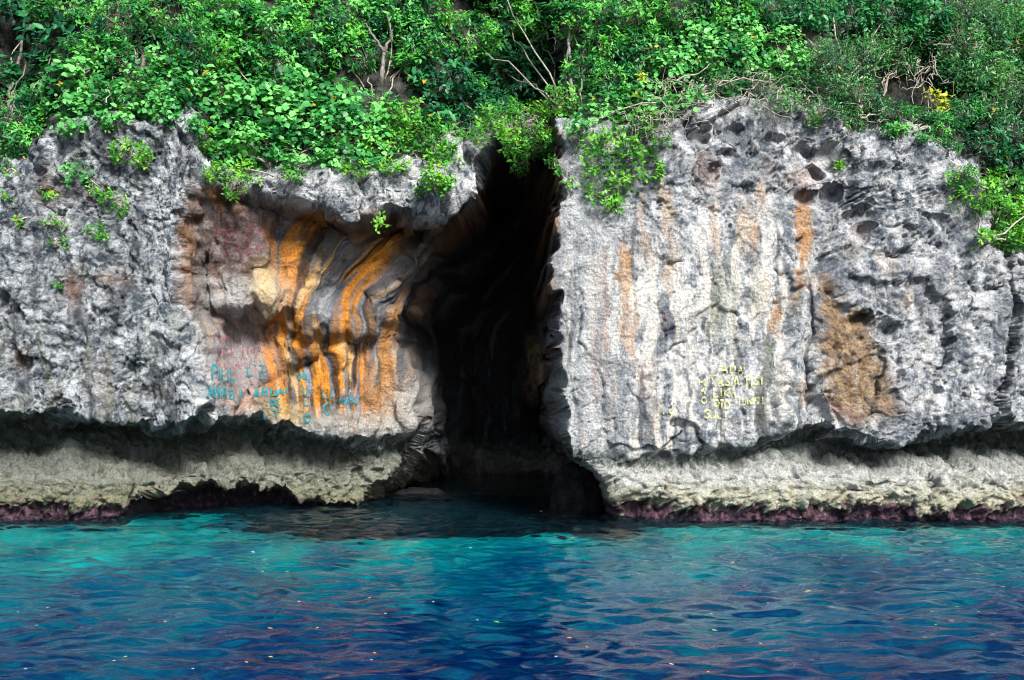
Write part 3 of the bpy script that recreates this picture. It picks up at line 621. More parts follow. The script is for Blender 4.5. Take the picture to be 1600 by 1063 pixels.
def plant(name, label, cat, sp, blobs, base=None, group=None, dens=1.0, bias=0.0, twig=0.4, bark=None, trunk=None, scale=1.0, back=.45, seed=None):
    """blobs: (px, py, rx_px, rz_px[, extra depth]) hugging the cliff or hill; all sizes real metres at their depth"""
    rng = np.random.default_rng(seed if seed is not None else abs(hash((name, blobs[0][0], blobs[0][1]))) % 99991 if False else int(blobs[0][0]*7 + blobs[0][1]*13 + len(blobs)))
    bl = []
    for b in blobs:
        h = hit([b[0]], [b[1]])[0]
        ex = b[4] if len(b) > 4 else 0.0
        kk = (h[1] - CAMY)/FPX
        g_ = 1.0 if min(b[2], b[3]) < 15 else 1.13
        rx, rz = b[2]*kk*g_, b[3]*kk*g_; ry = min(.95, .8*math.sqrt(rx*rz) + .10)
        yy = h[1] - ry*back + ex
        p = at(b[0], b[1], yy)
        bl.append((np.array(p), np.array([rx, ry, rz])))
    if base is None:
        c = bl[0]; bz = c[0][2] - c[1][2]*.6; base = (c[0][0], surf1(c[0][0], bz) + .02, bz)
    else:
        base = tuple(hit([base[0]], [base[1]])[0])
    root = thing(name, label, cat, base, group); org = np.array(base)
    VV = []; TT = []; II = []; paths = []; TW = []; off = 0
    L0, wr, kk_, T, F = SPEC[sp]
    for c, r in bl:
        area = math.pi*r[0]*r[2]
        per = area/(L0*L0*wr*scale**2*.62*kk_)
        n = max(3, int(per*3.2*dens))
        u = norm(rng.normal(size=(n, 3))); u[:, 1] = np.where(rng.random(n) < .72, -np.abs(u[:, 1]), u[:, 1])
        rr = rng.uniform(.35, 1.0, (n, 1))**.45*(1 + .22*noise2(u[:, 0]*2.2 + c[0], u[:, 2]*2.2 + c[2], 7))[:, None]
        P = c + u*rr*r
        N_ = norm(u*.55 + np.array([.12, -.35, .62]) + rng.normal(0, .34, (n, 3)))
        clump = fbm(P[:, 0]*2.4, P[:, 2]*2.4 + P[:, 1], 2, 301)
        ti = .45 + bias + .95*clump + .16*rng.normal(size=n)
        v, t, i = leaves_at(P, N_, sp, ti, rng, scale*rng.uniform(.8, 1.2))
        VV.append(v); TT.append(t + off); II.append(i); off += len(v)
        m = rng.random(n) < twig
        hub = c + rng.normal(0, .25, (n, 3))*r + np.array([0, .25*r[1], -.25*r[2]])
        TW.append(np.concatenate([hub[m], P[m]], 1))
        # a stout limb from the base to each clump
        pth = wiggle(org, c + np.array([0, .1, 0]), 9, .12, .05, rng); paths.append((pth, np.linspace(.018, .008, 9)))
    V = np.concatenate(VV); me_ = mesh_np('foliage', V - org, tris=np.concatenate(TT)); attr(me_, 'tint', np.concatenate(II))
    obj('crown' if cat == 'tree' else 'foliage', me_, LEAF[sp], root)['kind'] = 'stuff'
    if paths:
        v, q = tubes(paths, 5); tw = np.concatenate(TW)
        if len(tw):
            tv, tq = twigs(tw, .0085*(1.3 if sp == 'tree' else 1.0), rng); q = np.concatenate([q, tq + len(v)]); v = np.concatenate([v, tv])
        obj('branches', mesh_np('branches', v - org, quads=q), bark or M_TWIG, root)['kind'] = 'stuff'
    if trunk:
        ps = []
        for pts, r0, r1 in trunk:
            P = [];
            for (a, b_, dy) in pts:
                h = hit([a], [b_])[0]; P.append(at(a, b_, h[1] + dy))
            P = np.array(P); s = np.linspace(0, len(P) - 1, 6*len(P)); ii = np.arange(len(P))
            PP = np.stack([np.interp(s, ii, P[:, k_]) for k_ in range(3)], -1) + rng.normal(0, .008, (len(s), 3))
            ps.append((PP, np.linspace(r0, r1, len(s))))
        v, q = tubes(ps, 7); obj('trunk', mesh_np('trunk', v - org, quads=q), M_BARK, root)
    return root

def tangle(name, label, spots, n, rad=.011, mat=None, seed=5):
    """a bare wiry creeper: pale stems wandering over the brink"""
    rng = np.random.default_rng(seed); base = hit([spots[0][0]], [spots[0][1]])[0]
    root = thing(name, label, 'vine', tuple(base)); org = np.array(base); ps = []
    for i in range(n):
        a = spots[rng.integers(len(spots))]; ang = rng.uniform(0, 6.28)
        ln = rng.uniform(.5, 1.5)*a[2]
        x0, y0 = a[0] + rng.normal(0, a[2]*.5), a[1] + rng.normal(0, a[3]*.5)
        x1, y1 = x0 + math.cos(ang)*ln, y0 + abs(math.sin(ang))*ln*.8*(1 if rng.random() < .6 else -1)
        h0, h1 = hit([x0, x1], [y0, y1])
        h0 = np.array(at(x0, y0, h0[1] - rng.uniform(.35, .75))); h1 = np.array(at(x1, y1, h1[1] - rng.uniform(.12, .5)))
        P = wiggle(h0, h1, 12, .13, .05, rng); r = rad*rng.uniform(.5, 1.3); ps.append((P, np.linspace(r, r*.5, 12)))
        for q in range(rng.integers(0, 3)):
            s = P[rng.integers(3, 10)]; e = s + rng.normal(0, .22, 3)*np.array([1, .5, 1]); ps.append((wiggle(s, e, 6, .05, 0, rng), np.linspace(r*.6, r*.3, 6)))
    v, q = tubes(ps, 5); obj('stems', mesh_np('stems', v - org, quads=q), mat or M_TWIG, root)['kind'] = 'stuff'
    return root

# ------------------------------------------------------------------ plants, left to right
# far wood behind everything, top of the slope
plant('glossy_tree', 'dark glossy broad-leaved tree at the top left corner above a black gap', 'tree', 'dark',
      [(30, 20, 55, 30), (90, 55, 40, 25), (15, 120, 30, 26), (45, 95, 26, 18), (-60, 60, 60, 60)], base=(10, 200), bias=.12, dens=.8, trunk=[([(8, 215, -.1), (14, 150, -.25), (34, 70, -.3), (45, 5, -.3)], .035, .02)])
plant('leafy_shrub', 'mid green leafy shrub on the low brink at the left edge', 'shrub', 'tree',
      [(45, 185, 55, 40), (25, 222, 45, 30), (75, 165, 40, 30), (-50, 190, 60, 50)], scale=.72, dens=1.0, base=(40, 245))
plant('creeping_vine', 'dense creeper spread over the top of the left rock block', 'vine', 'vine',
      [(120, 125, 55, 38), (180, 150, 60, 28), (240, 150, 55, 32), (130, 168, 45, 20), (205, 100, 60, 34), (275, 130, 40, 40), (255, 165, 40, 20), (112, 196, 30, 14), (178, 180, 34, 12), (262, 182, 30, 13), (300, 190, 14, 14)], base=(200, 172), scale=.85)
plant('forest_tree', 'light green tree above the left block, wide crown reaching the top edge', 'tree', 'tree',
      [(110, 15, 60, 30), (190, 40, 60, 40), (260, 25, 60, 36), (150, 80, 50, 26), (300, 75, 48, 36), (120, -45, 70, 36), (250, -45, 70, 40)], base=(210, 150), scale=.72, trunk=[([(215, 150, 0), (225, 90, -.1), (210, 30, -.1)], .05, .025)])
plant('forest_tree', 'bright tree with oval leaves, left of the branching grey trunk', 'tree', 'tree',
      [(360, 25, 55, 34), (420, 50, 60, 38), (480, 25, 50, 36), (350, 85, 48, 30), (500, 75, 44, 34), (430, 100, 50, 28), (400, -45, 70, 40), (500, -40, 60, 36)], base=(420, 180), bias=.16, scale=.85, trunk=[([(425, 200, 0), (430, 120, -.15), (445, 40, -.2)], .05, .02)])
plant('creeping_vine', 'broad heart-leaved creeper tumbling over the orange bay', 'vine', 'vine',
      [(345, 150, 48, 36), (400, 165, 52, 36), (350, 205, 42, 30), (405, 220, 55, 34), (465, 190, 55, 40), (470, 240, 50, 28), (530, 205, 52, 40), (540, 248, 45, 22), (450, 140, 55, 34), (585, 180, 45, 34), (345, 245, 32, 24), (515, 150, 50, 34), (590, 225, 38, 26)],
      base=(420, 262), bias=.08)
plant('hanging_shrub', 'bright small-leaved shrub dangling below the creeper beside the left block', 'shrub', 'small',
      [(325, 215, 16, 20, -.1), (345, 270, 26, 16, -.1), (372, 285, 26, 16, -.15), (388, 262, 20, 14, -.1), (362, 303, 12, 10, -.1), (455, 270, 22, 10)], base=(350, 262), dens=.8)
plant('forest_tree', 'tree with a forked grey trunk left of the gully', 'tree', 'tree',
      [(560, 30, 50, 34), (620, 18, 44, 26), (650, 55, 40, 30), (560, 85, 44, 28), (650, 90, 34, 24), (530, 55, 40, 30), (665, 15, 40, 26), (620, -45, 70, 36)], base=(590, 170), scale=.75, bias=.05,
      trunk=[([(586, 170, -.3), (596, 120, -.75), (600, 75, -.95)], .045, .03), ([(600, 80, -.95), (586, 60, -1.0), (570, 36, -1.0)], .025, .014), ([(600, 80, -.95), (612, 55, -1.0), (606, 26, -1.0)], .025, .012)])
plant('ledge_shrub', 'small-leaved shrub trailing over the grey ledge left of the cave mouth', 'shrub', 'small',
      [(625, 185, 44, 30), (600, 225, 36, 26), (660, 205, 34, 28), (690, 240, 26, 26), (684, 275, 22, 22), (650, 240, 26, 20), (700, 295, 14, 16), (664, 295, 16, 12), (620, 262, 26, 14), (560, 265, 26, 12)], base=(650, 240), dens=.85)
plant('understory_bush', 'shaded teal-green bush deep in the gully above the cave', 'bush', 'dark',
      [(690, 130, 50, 40), (740, 170, 50, 34), (790, 120, 50, 50), (700, 190, 40, 22), (850, 130, 44, 50)], scale=.75, bias=.05, dens=1.1, base=(760, 190))
plant('gully_shrub', 'leafy shrub with spreading sprays just above the cave slot', 'shrub', 'tree',
      [(700, 205, 34, 14), (745, 192, 38, 18), (730, 140, 40, 22), (780, 175, 34, 22)], scale=.62, dens=.8, base=(740, 205))
plant('forest_tree', 'slender tree with a straight grey trunk right of the gully', 'tree', 'tree',
      [(730, 60, 50, 36), (790, 30, 56, 30), (850, 50, 50, 34), (905, 30, 50, 30), (950, 75, 44, 30), (840, 95, 44, 24), (920, 110, 40, 26), (770, 95, 40, 24), (760, -45, 70, 40), (890, -45, 70, 38)], base=(890, 180), scale=.72, bias=.12, dens=.85,
      trunk=[([(893, 185, -.25), (893, 120, -.55), (888, 60, -.6), (896, 0, -.5)], .032, .02), ([(906, 178, -.2), (909, 110, -.5), (914, 60, -.5)], .018, .01)])
plant('hanging_shrub', 'bright small-leaved shrub overhanging the top of the cave', 'shrub', 'small',
      [(815, 195, 44, 26, -.7), (850, 180, 36, 26, -.5), (800, 222, 24, 20, -.9), (835, 225, 26, 24, -.8), (812, 258, 14, 20, -.9), (862, 220, 16, 20, -.3), (868, 258, 16, 12, -.2), (880, 160, 34, 26, -.2), (775, 190, 30, 22, -.6), (745, 215, 22, 14, -.4)], base=(850, 196), dens=.85,
      trunk=[([(850, 200, -.5), (822, 215, -.9), (812, 245, -1.0), (806, 280, -1.0)], .012, .006), ([(850, 200, -.5), (812, 222, -.9), (800, 250, -1.0), (795, 270, -1.0)], .010, .005)])
plant('forest_tree', 'mid green tree at the top edge above the right rock block', 'tree', 'tree',
      [(1000, 25, 50, 34), (1060, 20, 50, 30), (1010, 80, 44, 36), (960, 130, 40, 30), (1130, 15, 56, 26), (1020, -45, 70, 36), (1150, -45, 70, 36)], base=(1010, 160), scale=.7, bias=.0, trunk=[([(1010, 165, 0), (1020, 90, -.1), (1036, 25, -.35), (990, -10, -.3)], .035, .02)])
plant('creeping_vine', 'pale round-leaved creeper heaped on the brink of the right block', 'vine', 'vine',
      [(960, 165, 46, 24), (1010, 145, 46, 28), (1060, 110, 48, 34), (1110, 85, 48, 34), (1165, 95, 46, 36), (1215, 75, 44, 30), (1240, 110, 36, 26), (1150, 50, 46, 26), (1090, 55, 36, 26), (930, 185, 34, 14), (900, 196, 26, 14), (1040, 166, 34, 18), (1145, 144, 36, 13), (1085, 152, 30, 12), (985, 178, 30, 16)], base=(1080, 160), bias=.2, scale=.82, dens=.9)
plant('hanging_shrub', 'bright small-leaved creeper hanging down the left part of the right block', 'shrub', 'small',
      [(1000, 195, 36, 20), (1025, 215, 22, 20), (990, 235, 30, 20), (950, 215, 30, 18), (935, 250, 22, 22), (1010, 262, 24, 18), (960, 275, 22, 18), (945, 305, 22, 20), (985, 290, 14, 12), (925, 285, 14, 14), (965, 320, 12, 10), (890, 285, 8, 8), (910, 220, 20, 16)], base=(975, 190), dens=.62, back=.15)
plant('forest_tree', 'shaded green tree at the top edge right of centre', 'tree', 'dark',
      [(1215, 20, 46, 26), (1270, 25, 46, 30), (1330, 30, 46, 34), (1390, 25, 46, 34), (1440, 35, 40, 40), (1290, -45, 70, 36), (1420, -45, 70, 36)], base=(1320, 140), scale=.62, bias=.28, trunk=[([(1322, 140, 0), (1330, 80, -.1), (1345, 10, -.1)], .04, .025)])
plant('wiry_bush', 'fine-leaved wiry bush on top of the right block', 'bush', 'fine',
      [(1130, 135, 46, 20), (1190, 138, 46, 20), (1250, 140, 40, 26), (1300, 130, 40, 36), (1290, 95, 40, 34), (1345, 95, 40, 34), (1340, 155, 34, 30), (1330, 190, 22, 22), (1220, 160, 40, 12), (1290, 172, 30, 16)], base=(1250, 162), dens=.75, twig=.6, scale=1.15)
plant('wiry_bush', 'grey-green feathery bush sticking out left of the dark hollow', 'bush', 'fine',
      [(1390, 70, 44, 26), (1430, 60, 36, 26), (1400, 100, 30, 20), (1460, 30, 40, 30)], base=(1380, 150), dens=.7, twig=.7, scale=1.1)
plant('leafy_shrub', 'dark green shrub on the brink below the dark hollow', 'shrub', 'tree',
      [(1390, 180, 36, 20), (1430, 190, 36, 20), (1470, 200, 34, 22), (1360, 165, 26, 18), (1500, 180, 34, 24), (1440, 215, 20, 12), (1395, 203, 26, 12), (1480, 228, 22, 12)], base=(1430, 205), scale=.55, bias=-.12)
plant('yellowing_shrub', 'small yellow-leaved shrub standing out in front of the dark hollow', 'shrub', 'yellow',
      [(1462, 158, 15, 14, -.2), (1478, 172, 9, 9, -.2), (1452, 148, 9, 8, -.2)], base=(1466, 205), dens=.8)
plant('fine_leaved_tree', 'fine-leaved dark tree with wandering pale branches at the top right', 'tree', 'fine',
      [(1490, 70, 46, 40), (1540, 50, 50, 40), (1590, 60, 40, 50), (1520, 115, 50, 34), (1570, 130, 46, 40), (1540, 175, 46, 30), (1500, 25, 46, 30), (1570, 10, 50, 30), (1490, 115, 34, 24), (1660, 80, 60, 80)], base=(1560, 230), bias=-.02, dens=.9, scale=1.3,
      trunk=[([(1565, 210, -.3), (1572, 150, -.45), (1560, 95, -.5), (1545, 40, -.5), (1540, -5, -.5)], .03, .016), ([(1480, 90, -.4), (1492, 60, -.5), (1480, 30, -.5), (1477, -5, -.5)], .018, .012)])
plant('leafy_bush', 'dark leafy bush at the right edge above the yellow-green shrub', 'bush', 'dark',
      [(1585, 215, 36, 34), (1540, 225, 36, 24), (1600, 260, 30, 30), (1660, 240, 50, 50), (1555, 255, 24, 18)], base=(1580, 290), scale=.6, bias=.05)
plant('cliff_shrub', 'yellow-green shrub clinging to the right edge of the cliff', 'shrub', 'small',
      [(1502, 275, 24, 18), (1525, 305, 34, 24), (1565, 290, 36, 24), (1550, 335, 38, 26), (1590, 330, 30, 34), (1570, 370, 34, 22), (1535, 375, 16, 16), (1595, 380, 24, 16), (1650, 330, 44, 50)], base=(1540, 380), dens=.9)
plant('yellowing_sprig', 'few orange-yellow leaves on the brink left of the bare stems', 'plant', 'yellow', [(997, 152, 7, 6, -.5), (1000, 122, 5, 5, -.6)], base=(1000, 180), dens=.5, scale=.8)
tangle('bare_creeper', 'tangle of pale bare stems along the brink of the right block', [(1060, 165, 60, 16), (1120, 140, 70, 18), (1190, 130, 70, 22), (1250, 150, 50, 22), (1000, 185, 50, 14)], 60, .010, seed=5)
tangle('bare_creeper', 'twisted pale bare branches around the dark hollow on the right', [(1390, 120, 60, 26), (1440, 110, 60, 22), (1370, 160, 50, 24), (1500, 90, 50, 36), (1560, 150, 30, 40), (1520, 60, 40, 40)], 42, .013, seed=8)
tangle('bare_creeper', 'forked bare twigs in the gully above the cave', [(790, 150, 44, 14), (730, 20, 40, 12), (850, 70, 50, 16), (700, 210, 36, 8), (800, 140, 40, 12)], 13, .007, seed=9)
tangle('bare_creeper', 'thin bare twigs among the leaves above the left block', [(400, 60, 40, 20), (440, 90, 40, 30), (150, 170, 50, 14), (10, 180, 20, 40), (110, 120, 40, 20)], 18, .009, seed=12)
# little plants rooted in the left rock face
def tuft(px, py, rx, rz, label, sp='small', dens=.55, scale=.8):
    plant('rock_plant', label, 'plant', sp, [(px, py, rx, rz), (px + rx*.7, py + rz*.8, rx*.5, rz*.45)], base=(px, py + rz*.6), group='small plants rooted in the rock face', dens=dens, scale=scale, back=.15)
tuft(205, 238, 34, 20, 'largest bright tuft in the pale upper part of the left block')
tuft(118, 268, 24, 16, 'bluish-green ivy-like tuft at the left block\'s shoulder', 'vine', .6, .62)
tuft(180, 315, 22, 16, 'bright tuft right of centre on the left block, below the largest one')
tuft(148, 296, 12, 8, 'small tuft between the ivy-like tuft and the one lower right')
tuft(78, 344, 20, 9, 'low flat tuft on the left part of the left block')
tuft(92, 376, 17, 11, 'round tuft lowest but one on the left block')
tuft(155, 362, 20, 13, 'bright tuft furthest down on the left block')
tuft(30, 344, 9, 6, 'small tuft near the left edge of the left block')
tuft(10, 262, 12, 12, 'small tuft on the brink at the left edge')
tuft(12, 305, 8, 6, 'tiny tuft just below the left edge brink')
tuft(75, 302, 14, 6, 'thin tuft left of the ivy-like plant')
tuft(172, 195, 9, 8, 'little tuft just under the creeper on top of the left block')
tuft(92, 445, 5, 4, 'tiny sprig beside the brown patch on the left block')
tuft(1270, 187, 14, 9, 'dark green tuft near the top of the right block', 'small', .9, .8)
tuft(1307, 259, 6, 4, 'tiny bright sprig beside the holes of the right block')
# dangling runner below the ledge
def runner():
    h = hit([589], [318])[0]; y0 = h[1] - .12
    a = np.array(at(589, 316, y0)); b = np.array(at(592, 352, y0))
    root = thing('dangling_vine', 'single thin vine hanging below the grey ledge with a few leaves', 'vine', tuple(a))
    v, q = tubes([(wiggle(a, b, 8, .015), np.full(8, .006))], 4); obj('stem', mesh_np('stem', v - a, quads=q), M_TWIG, root)
    rng = np.random.default_rng(3); Cn = b + rng.normal(0, .03, (5, 3)) + np.linspace(.12, -.02, 5)[:, None]*np.array([0, 0, 1])
    V, T, I = leaves_at(Cn, norm(rng.normal(0, .4, (5, 3)) + np.array([0, -1, .3])), 'small', np.full(5, .7), rng)
    m = mesh_np('foliage', V - a, tris=T); attr(m, 'tint', I); obj('foliage', m, LEAF['small'], root)
runner()

# ------------------------------------------------------------------ boulders in the cave mouth
def mat_boulder():
    m, N, L, B = newmat('shade_dark_stone'); tc = nd(N, 'ShaderNodeTexCoord'); n = nd(N, 'ShaderNodeTexNoise', Scale=5.0, Detail=8.0, Roughness=0.7); L.new(tc.outputs['Object'], n.inputs['Vector'])
    cr = nd(N, 'ShaderNodeValToRGB'); cr.color_ramp.elements[0].color = (.006, .006, .008, 1); cr.color_ramp.elements[1].color = (.022, .022, .025, 1); cr.color_ramp.elements[0].position = .4; cr.color_ramp.elements[1].position = .65  # near-black base stands in for deep cave shade on the stone
    L.new(n.outputs[0], cr.inputs[0]); L.new(cr.outputs[0], B.inputs['Base Color']); B.inputs['Roughness'].default_value = .9; B.inputs['Specular IOR Level'].default_value = .1
    b = nd(N, 'ShaderNodeBump', Strength=.8, Distance=.05); L.new(n.outputs[0], b.inputs['Height']); L.new(b.outputs[0], B.inputs['Normal']); return m
M_BOULDER = mat_boulder()
def boulder(label, px, Yb, rx, ry, top_py, seed):
    x, _, zt = at(px, top_py, Yb); h = zt + .8
    nu, nv = 48, 30; u = np.linspace(0, 2*math.pi, nu, endpoint=False); v = np.linspace(.02, math.pi - .02, nv); Ug, Vg = np.meshgrid(u, v)
    d = np.stack([np.sin(Vg)*np.cos(Ug), np.sin(Vg)*np.sin(Ug), np.cos(Vg)], -1)
    r = 1 + .16*noise2(d[..., 0]*1.6 + d[..., 2]*1.1 + seed, d[..., 1]*1.6 - d[..., 2]*1.3, seed) + .06*noise2(d[..., 0]*4 + d[..., 1]*2 + seed, d[..., 2]*4 + d[..., 1]*3, seed + 1) + .03*noise2(d[..., 0]*9 + d[..., 1]*5, d[..., 2]*9 - d[..., 1]*6, seed + 2)
    wd = np.abs(np.sin(Vg))**-.22*(1 + .2*np.clip(-d[..., 2], -.5, 1)); d[..., 2] = np.sign(d[..., 2])*np.abs(d[..., 2])**.8
    P = np.stack([d[..., 0]*r*rx*wd, d[..., 1]*r*ry*wd, d[..., 2]*r*h/2], -1).reshape(-1, 3)
    idb = np.arange(nu*nv).reshape(nv, nu); nx_ = np.roll(idb, -1, 1)
    q = np.stack([idb[:-1], idb[1:], nx_[1:], nx_[:-1]], -1).reshape(-1, 4)
    o = obj('boulder', mesh_np('boulder', P, quads=q), M_BOULDER, None, (x, Yb, zt - h/2)); o['label'] = label; o['category'] = 'boulder'; o['group'] = 'dark boulders in the cave mouth'
boulder('low dark boulder at the water on the left side of the cave mouth', 655, 4.6, .8, .5, 764, 9)
boulder('low dark boulder at the water at the foot of the right cave wall', 900, 1.7, .46, .36, 722, 15)

# ------------------------------------------------------------------ painted letters on the rock
PAINT = {'teal': mat_paint('teal_paint', (.0, .17, .20), .75), 'red': mat_paint('faded_red_paint', (.20, .035, .055), .35), 'yellow': mat_paint('yellow_paint', (.58, .58, .24), .56), 'blue': mat_paint('pale_blue_paint', (.32, .36, .50), .12), 'white': mat_paint('white_paint', (.75, .75, .72), .5)}
GLY = {'A': [[(0, 1), (.5, 0), (1, 1)], [(.2, .62), (.8, .62)]], 'N': [[(0, 1), (0, 0), (1, 1), (1, 0)]], 'E': [[(1, 0), (0, 0), (0, 1), (1, 1)], [(0, .5), (.8, .5)]], 'L': [[(0, 0), (0, 1), (1, 1)]], 'I': [[(.5, 0), (.5, 1)]],
       'P': [[(0, 1), (0, 0), (.9, .1), (.9, .45), (0, .55)]], 'T': [[(0, 0), (1, 0)], [(.5, 0), (.5, 1)]], 'U': [[(0, 0), (.05, .85), (.5, 1), (.95, .85), (1, 0)]], 'O': [[(.5, 0), (.08, .3), (.08, .7), (.5, 1), (.92, .7), (.92, .3), (.5, 0)]],
       'S': [[(1, .1), (.3, 0), (0, .25), (.9, .65), (.7, 1), (0, .92)]], 'K': [[(0, 0), (0, 1)], [(1, 0), (0, .55), (1, 1)]], 'H': [[(0, 0), (0, 1)], [(1, 0), (1, 1)], [(0, .5), (1, .5)]], 'Z': [[(0, 0), (1, 0), (.1, 1), (1, 1)]], 'D': [[(0, 0), (0, 1), (.9, .75), (.9, .3), (0, 0)]],
       'V': [[(0, 0), (.5, 1), (1, 0)]], 'M': [[(0, 1), (.1, 0), (.5, .6), (.9, 0), (1, 1)]], 'R': [[(0, 1), (0, 0), (.9, .1), (.9, .4), (0, .52), (1, 1)]], '1': [[(.5, 0), (.5, 1)]], '0': [[(.5, 0), (.08, .3), (.08, .7), (.5, 1), (.92, .7), (.92, .3), (.5, 0)]], "'": [[(.3, 0), (.2, .25)]], ',': [[(.3, .95), (.1, 1.25)]], 'C': [[(1, .1), (.3, 0), (0, .5), (.3, 1), (1, .9)]], 'Q': [[(.5, 0), (.08, .3), (.08, .7), (.5, 1), (.92, .7), (.92, .3), (.5, 0)]]}
def word(text, cells, paint, w=3.0, jit=.35):
    rng = np.random.default_rng(len(text)*31 + int(cells[0][0])); V = []; Q = []; off = 0; LEN = []
    for ch, (x, y, cw, chh) in zip(text, cells):
        for st in GLY[ch]:
            P = np.array([(x + a*cw, y + b*chh) for a, b in st]) + rng.normal(0, jit, (len(st), 2))
            L = np.concatenate([[0], np.cumsum(np.hypot(*np.diff(P, axis=0).T))]); n = max(3, int(L[-1]/1.6))
            s = np.linspace(0, L[-1], n); S = np.stack([np.interp(s, L, P[:, 0]), np.interp(s, L, P[:, 1])], -1)
            T = np.gradient(S, axis=0); T /= np.linalg.norm(T, axis=1, keepdims=True) + 1e-9
            Nn = np.stack([-T[:, 1], T[:, 0]], -1); ww = w*(.47 + .12*rng.normal(size=(n, 1)))
            rows = [S + Nn*ww*f for f in (-1, 0, 1)]
            G = np.stack(rows, 1).reshape(-1, 2)
            LEN.append(len(G)); V.append(G); i = np.arange(n - 1)[:, None]*3; j = np.arange(2)[None, :]
            Q.append(np.stack([i + j, i + j + 1, i + 4 + j, i + 3 + j], -1).reshape(-1, 4) + off); off += len(G)
    S2 = np.concatenate(V); ys = hit(S2[:, 0], S2[:, 1])[:, 1]; k0 = 0; yy = []
    for m in LEN:
        a = ys[k0:k0 + m].reshape(-1, 3).min(1); k0 += m
        p = np.pad(a, 2, 'edge'); a = np.minimum.reduce([p[:-4], p[1:-3], p[2:-2], p[3:-1], p[4:]]); p = np.pad(a, 1, 'edge'); a = (p[:-2] + 2*p[1:-1] + p[2:])/4
        yy.append(np.repeat(a, 3))
    yy = np.concatenate(yy) - (.006 if paint == 'blue' else .012)
    V = np.stack(at(S2[:, 0], S2[:, 1], yy), -1)
    o = obj('painted_word', mesh_np('painted_word', V, quads=np.concatenate(Q)), PAINT[paint], cliff)
    o['label'] = {'teal': 'teal', 'red': 'faded red', 'yellow': 'pale yellow', 'blue': 'pale blue', 'white': 'white'}[paint] + ' painted letters on the rock'
    return o
def row(text, x, y, cw, ch, gap, slope=0.0): return [(x + i*(cw + gap), y + slope*i, cw, ch) for i in range(len(text))]
word('PILL,', [(332, 570, 9, 20), (342, 578, 3, 14), (347, 575, 8, 20), (357, 577, 9, 17), (364, 578, 8, 17)], 'teal', 3.2)
word('ANAELI', [(325, 604, 9, 17), (336, 603, 8, 18), (346, 605, 8, 17), (359, 609, 6, 14), (366, 612, 7, 15), (374, 608, 3, 15)], 'teal', 2.8)
word("L'Z", [(387, 571, 8, 16), (397, 570, 4, 8), (405, 571, 7, 20)], 'teal', 2.8)
word('AMUAI', [(396, 608, 10, 13), (409, 607, 9, 12), (423, 607, 9, 11), (434, 606, 9, 12), (446, 606, 4, 10)], 'teal', 3.0)
word('DE', [(423, 624, 7, 10), (431, 624, 6, 10)], 'teal', 2.6)
word('IT', [(411, 646, 4, 10), (424, 641, 14, 14)], 'teal', 2.8)
word('VIL', [(464, 583, 9, 10), (473, 583, 4, 10), (479, 585, 6, 9)], 'teal', 3.0)
word('UL', [(474, 604, 6, 14), (476, 622, 6, 12)], 'teal', 2.4)
word('O', [(474, 648, 12, 12)], 'teal', 3.0)
word('U', [(503, 608, 14, 15)], 'teal', 2.8)
word('O', [(505, 629, 14, 20)], 'teal', 2.8)
word('NANI', [(531, 621, 7, 11), (539, 622, 7, 11), (547, 620, 7, 11), (555, 621, 4, 11)], 'teal', 2.2)
word('NANI', [(534, 609, 7, 24), (543, 608, 7, 22), (551, 610, 6, 20), (557, 615, 4, 12)], 'blue', 4.0)
word('HELIA', row('HELIA', 340, 352, 11, 16, 4), 'red', 2.6)
word('TALA', row('TALA', 350, 378, 12, 18, 4), 'red', 3.0)
word('MALAL', row('MALAL', 335, 518, 10, 14, 5), 'red', 2.4)
word('TELINA', row('TELINA', 336, 540, 9, 14, 4), 'red', 2.4)
word('LAU', row('LAU', 352, 564, 9, 12, 6), 'red', 2.2)
word('ADA', [(1125, 570, 12, 13), (1141, 570, 8, 13), (1152, 571, 9, 14)], 'yellow', 2.4)
word('PASATISI', [(1113, 586, 9, 15), (1123, 591, 8, 12), (1134, 590, 7, 13), (1146, 589, 10, 17), (1162, 588, 9, 17), (1173, 590, 3, 14), (1178, 590, 6, 11), (1188, 590, 4, 11)], 'yellow', 2.6)
word('LIKA', [(1115, 607, 8, 13), (1125, 607, 4, 12), (1132, 607, 8, 13), (1142, 606, 8, 14)], 'yellow', 2.4)
word('OTO', [(1115, 624, 9, 12), (1125, 625, 6, 12), (1132, 626, 9, 13)], 'yellow', 2.6)
word('TUNISI', [(1152, 621, 7, 13), (1160, 622, 6, 11), (1168, 621, 7, 11), (1176, 621, 3, 11), (1180, 621, 6, 11), (1189, 620, 5, 12)], 'yellow', 1.9)
word('SULI', [(1101, 640, 8, 13), (1110, 642, 8, 12), (1121, 643, 6, 11), (1131, 643, 5, 12)], 'yellow', 2.6)
word('HAO', [(1092, 592, 9, 11), (1095, 606, 7, 9), (1096, 620, 8, 11)], 'yellow', 2.4)
word('ATA', [(1049, 620, 8, 13), (1061, 620, 7, 14), (1072, 620, 9, 10)], 'white', 2.4)
word('10', [(1034, 635, 4, 13), (1046, 639, 6, 8)], 'yellow', 2.2)

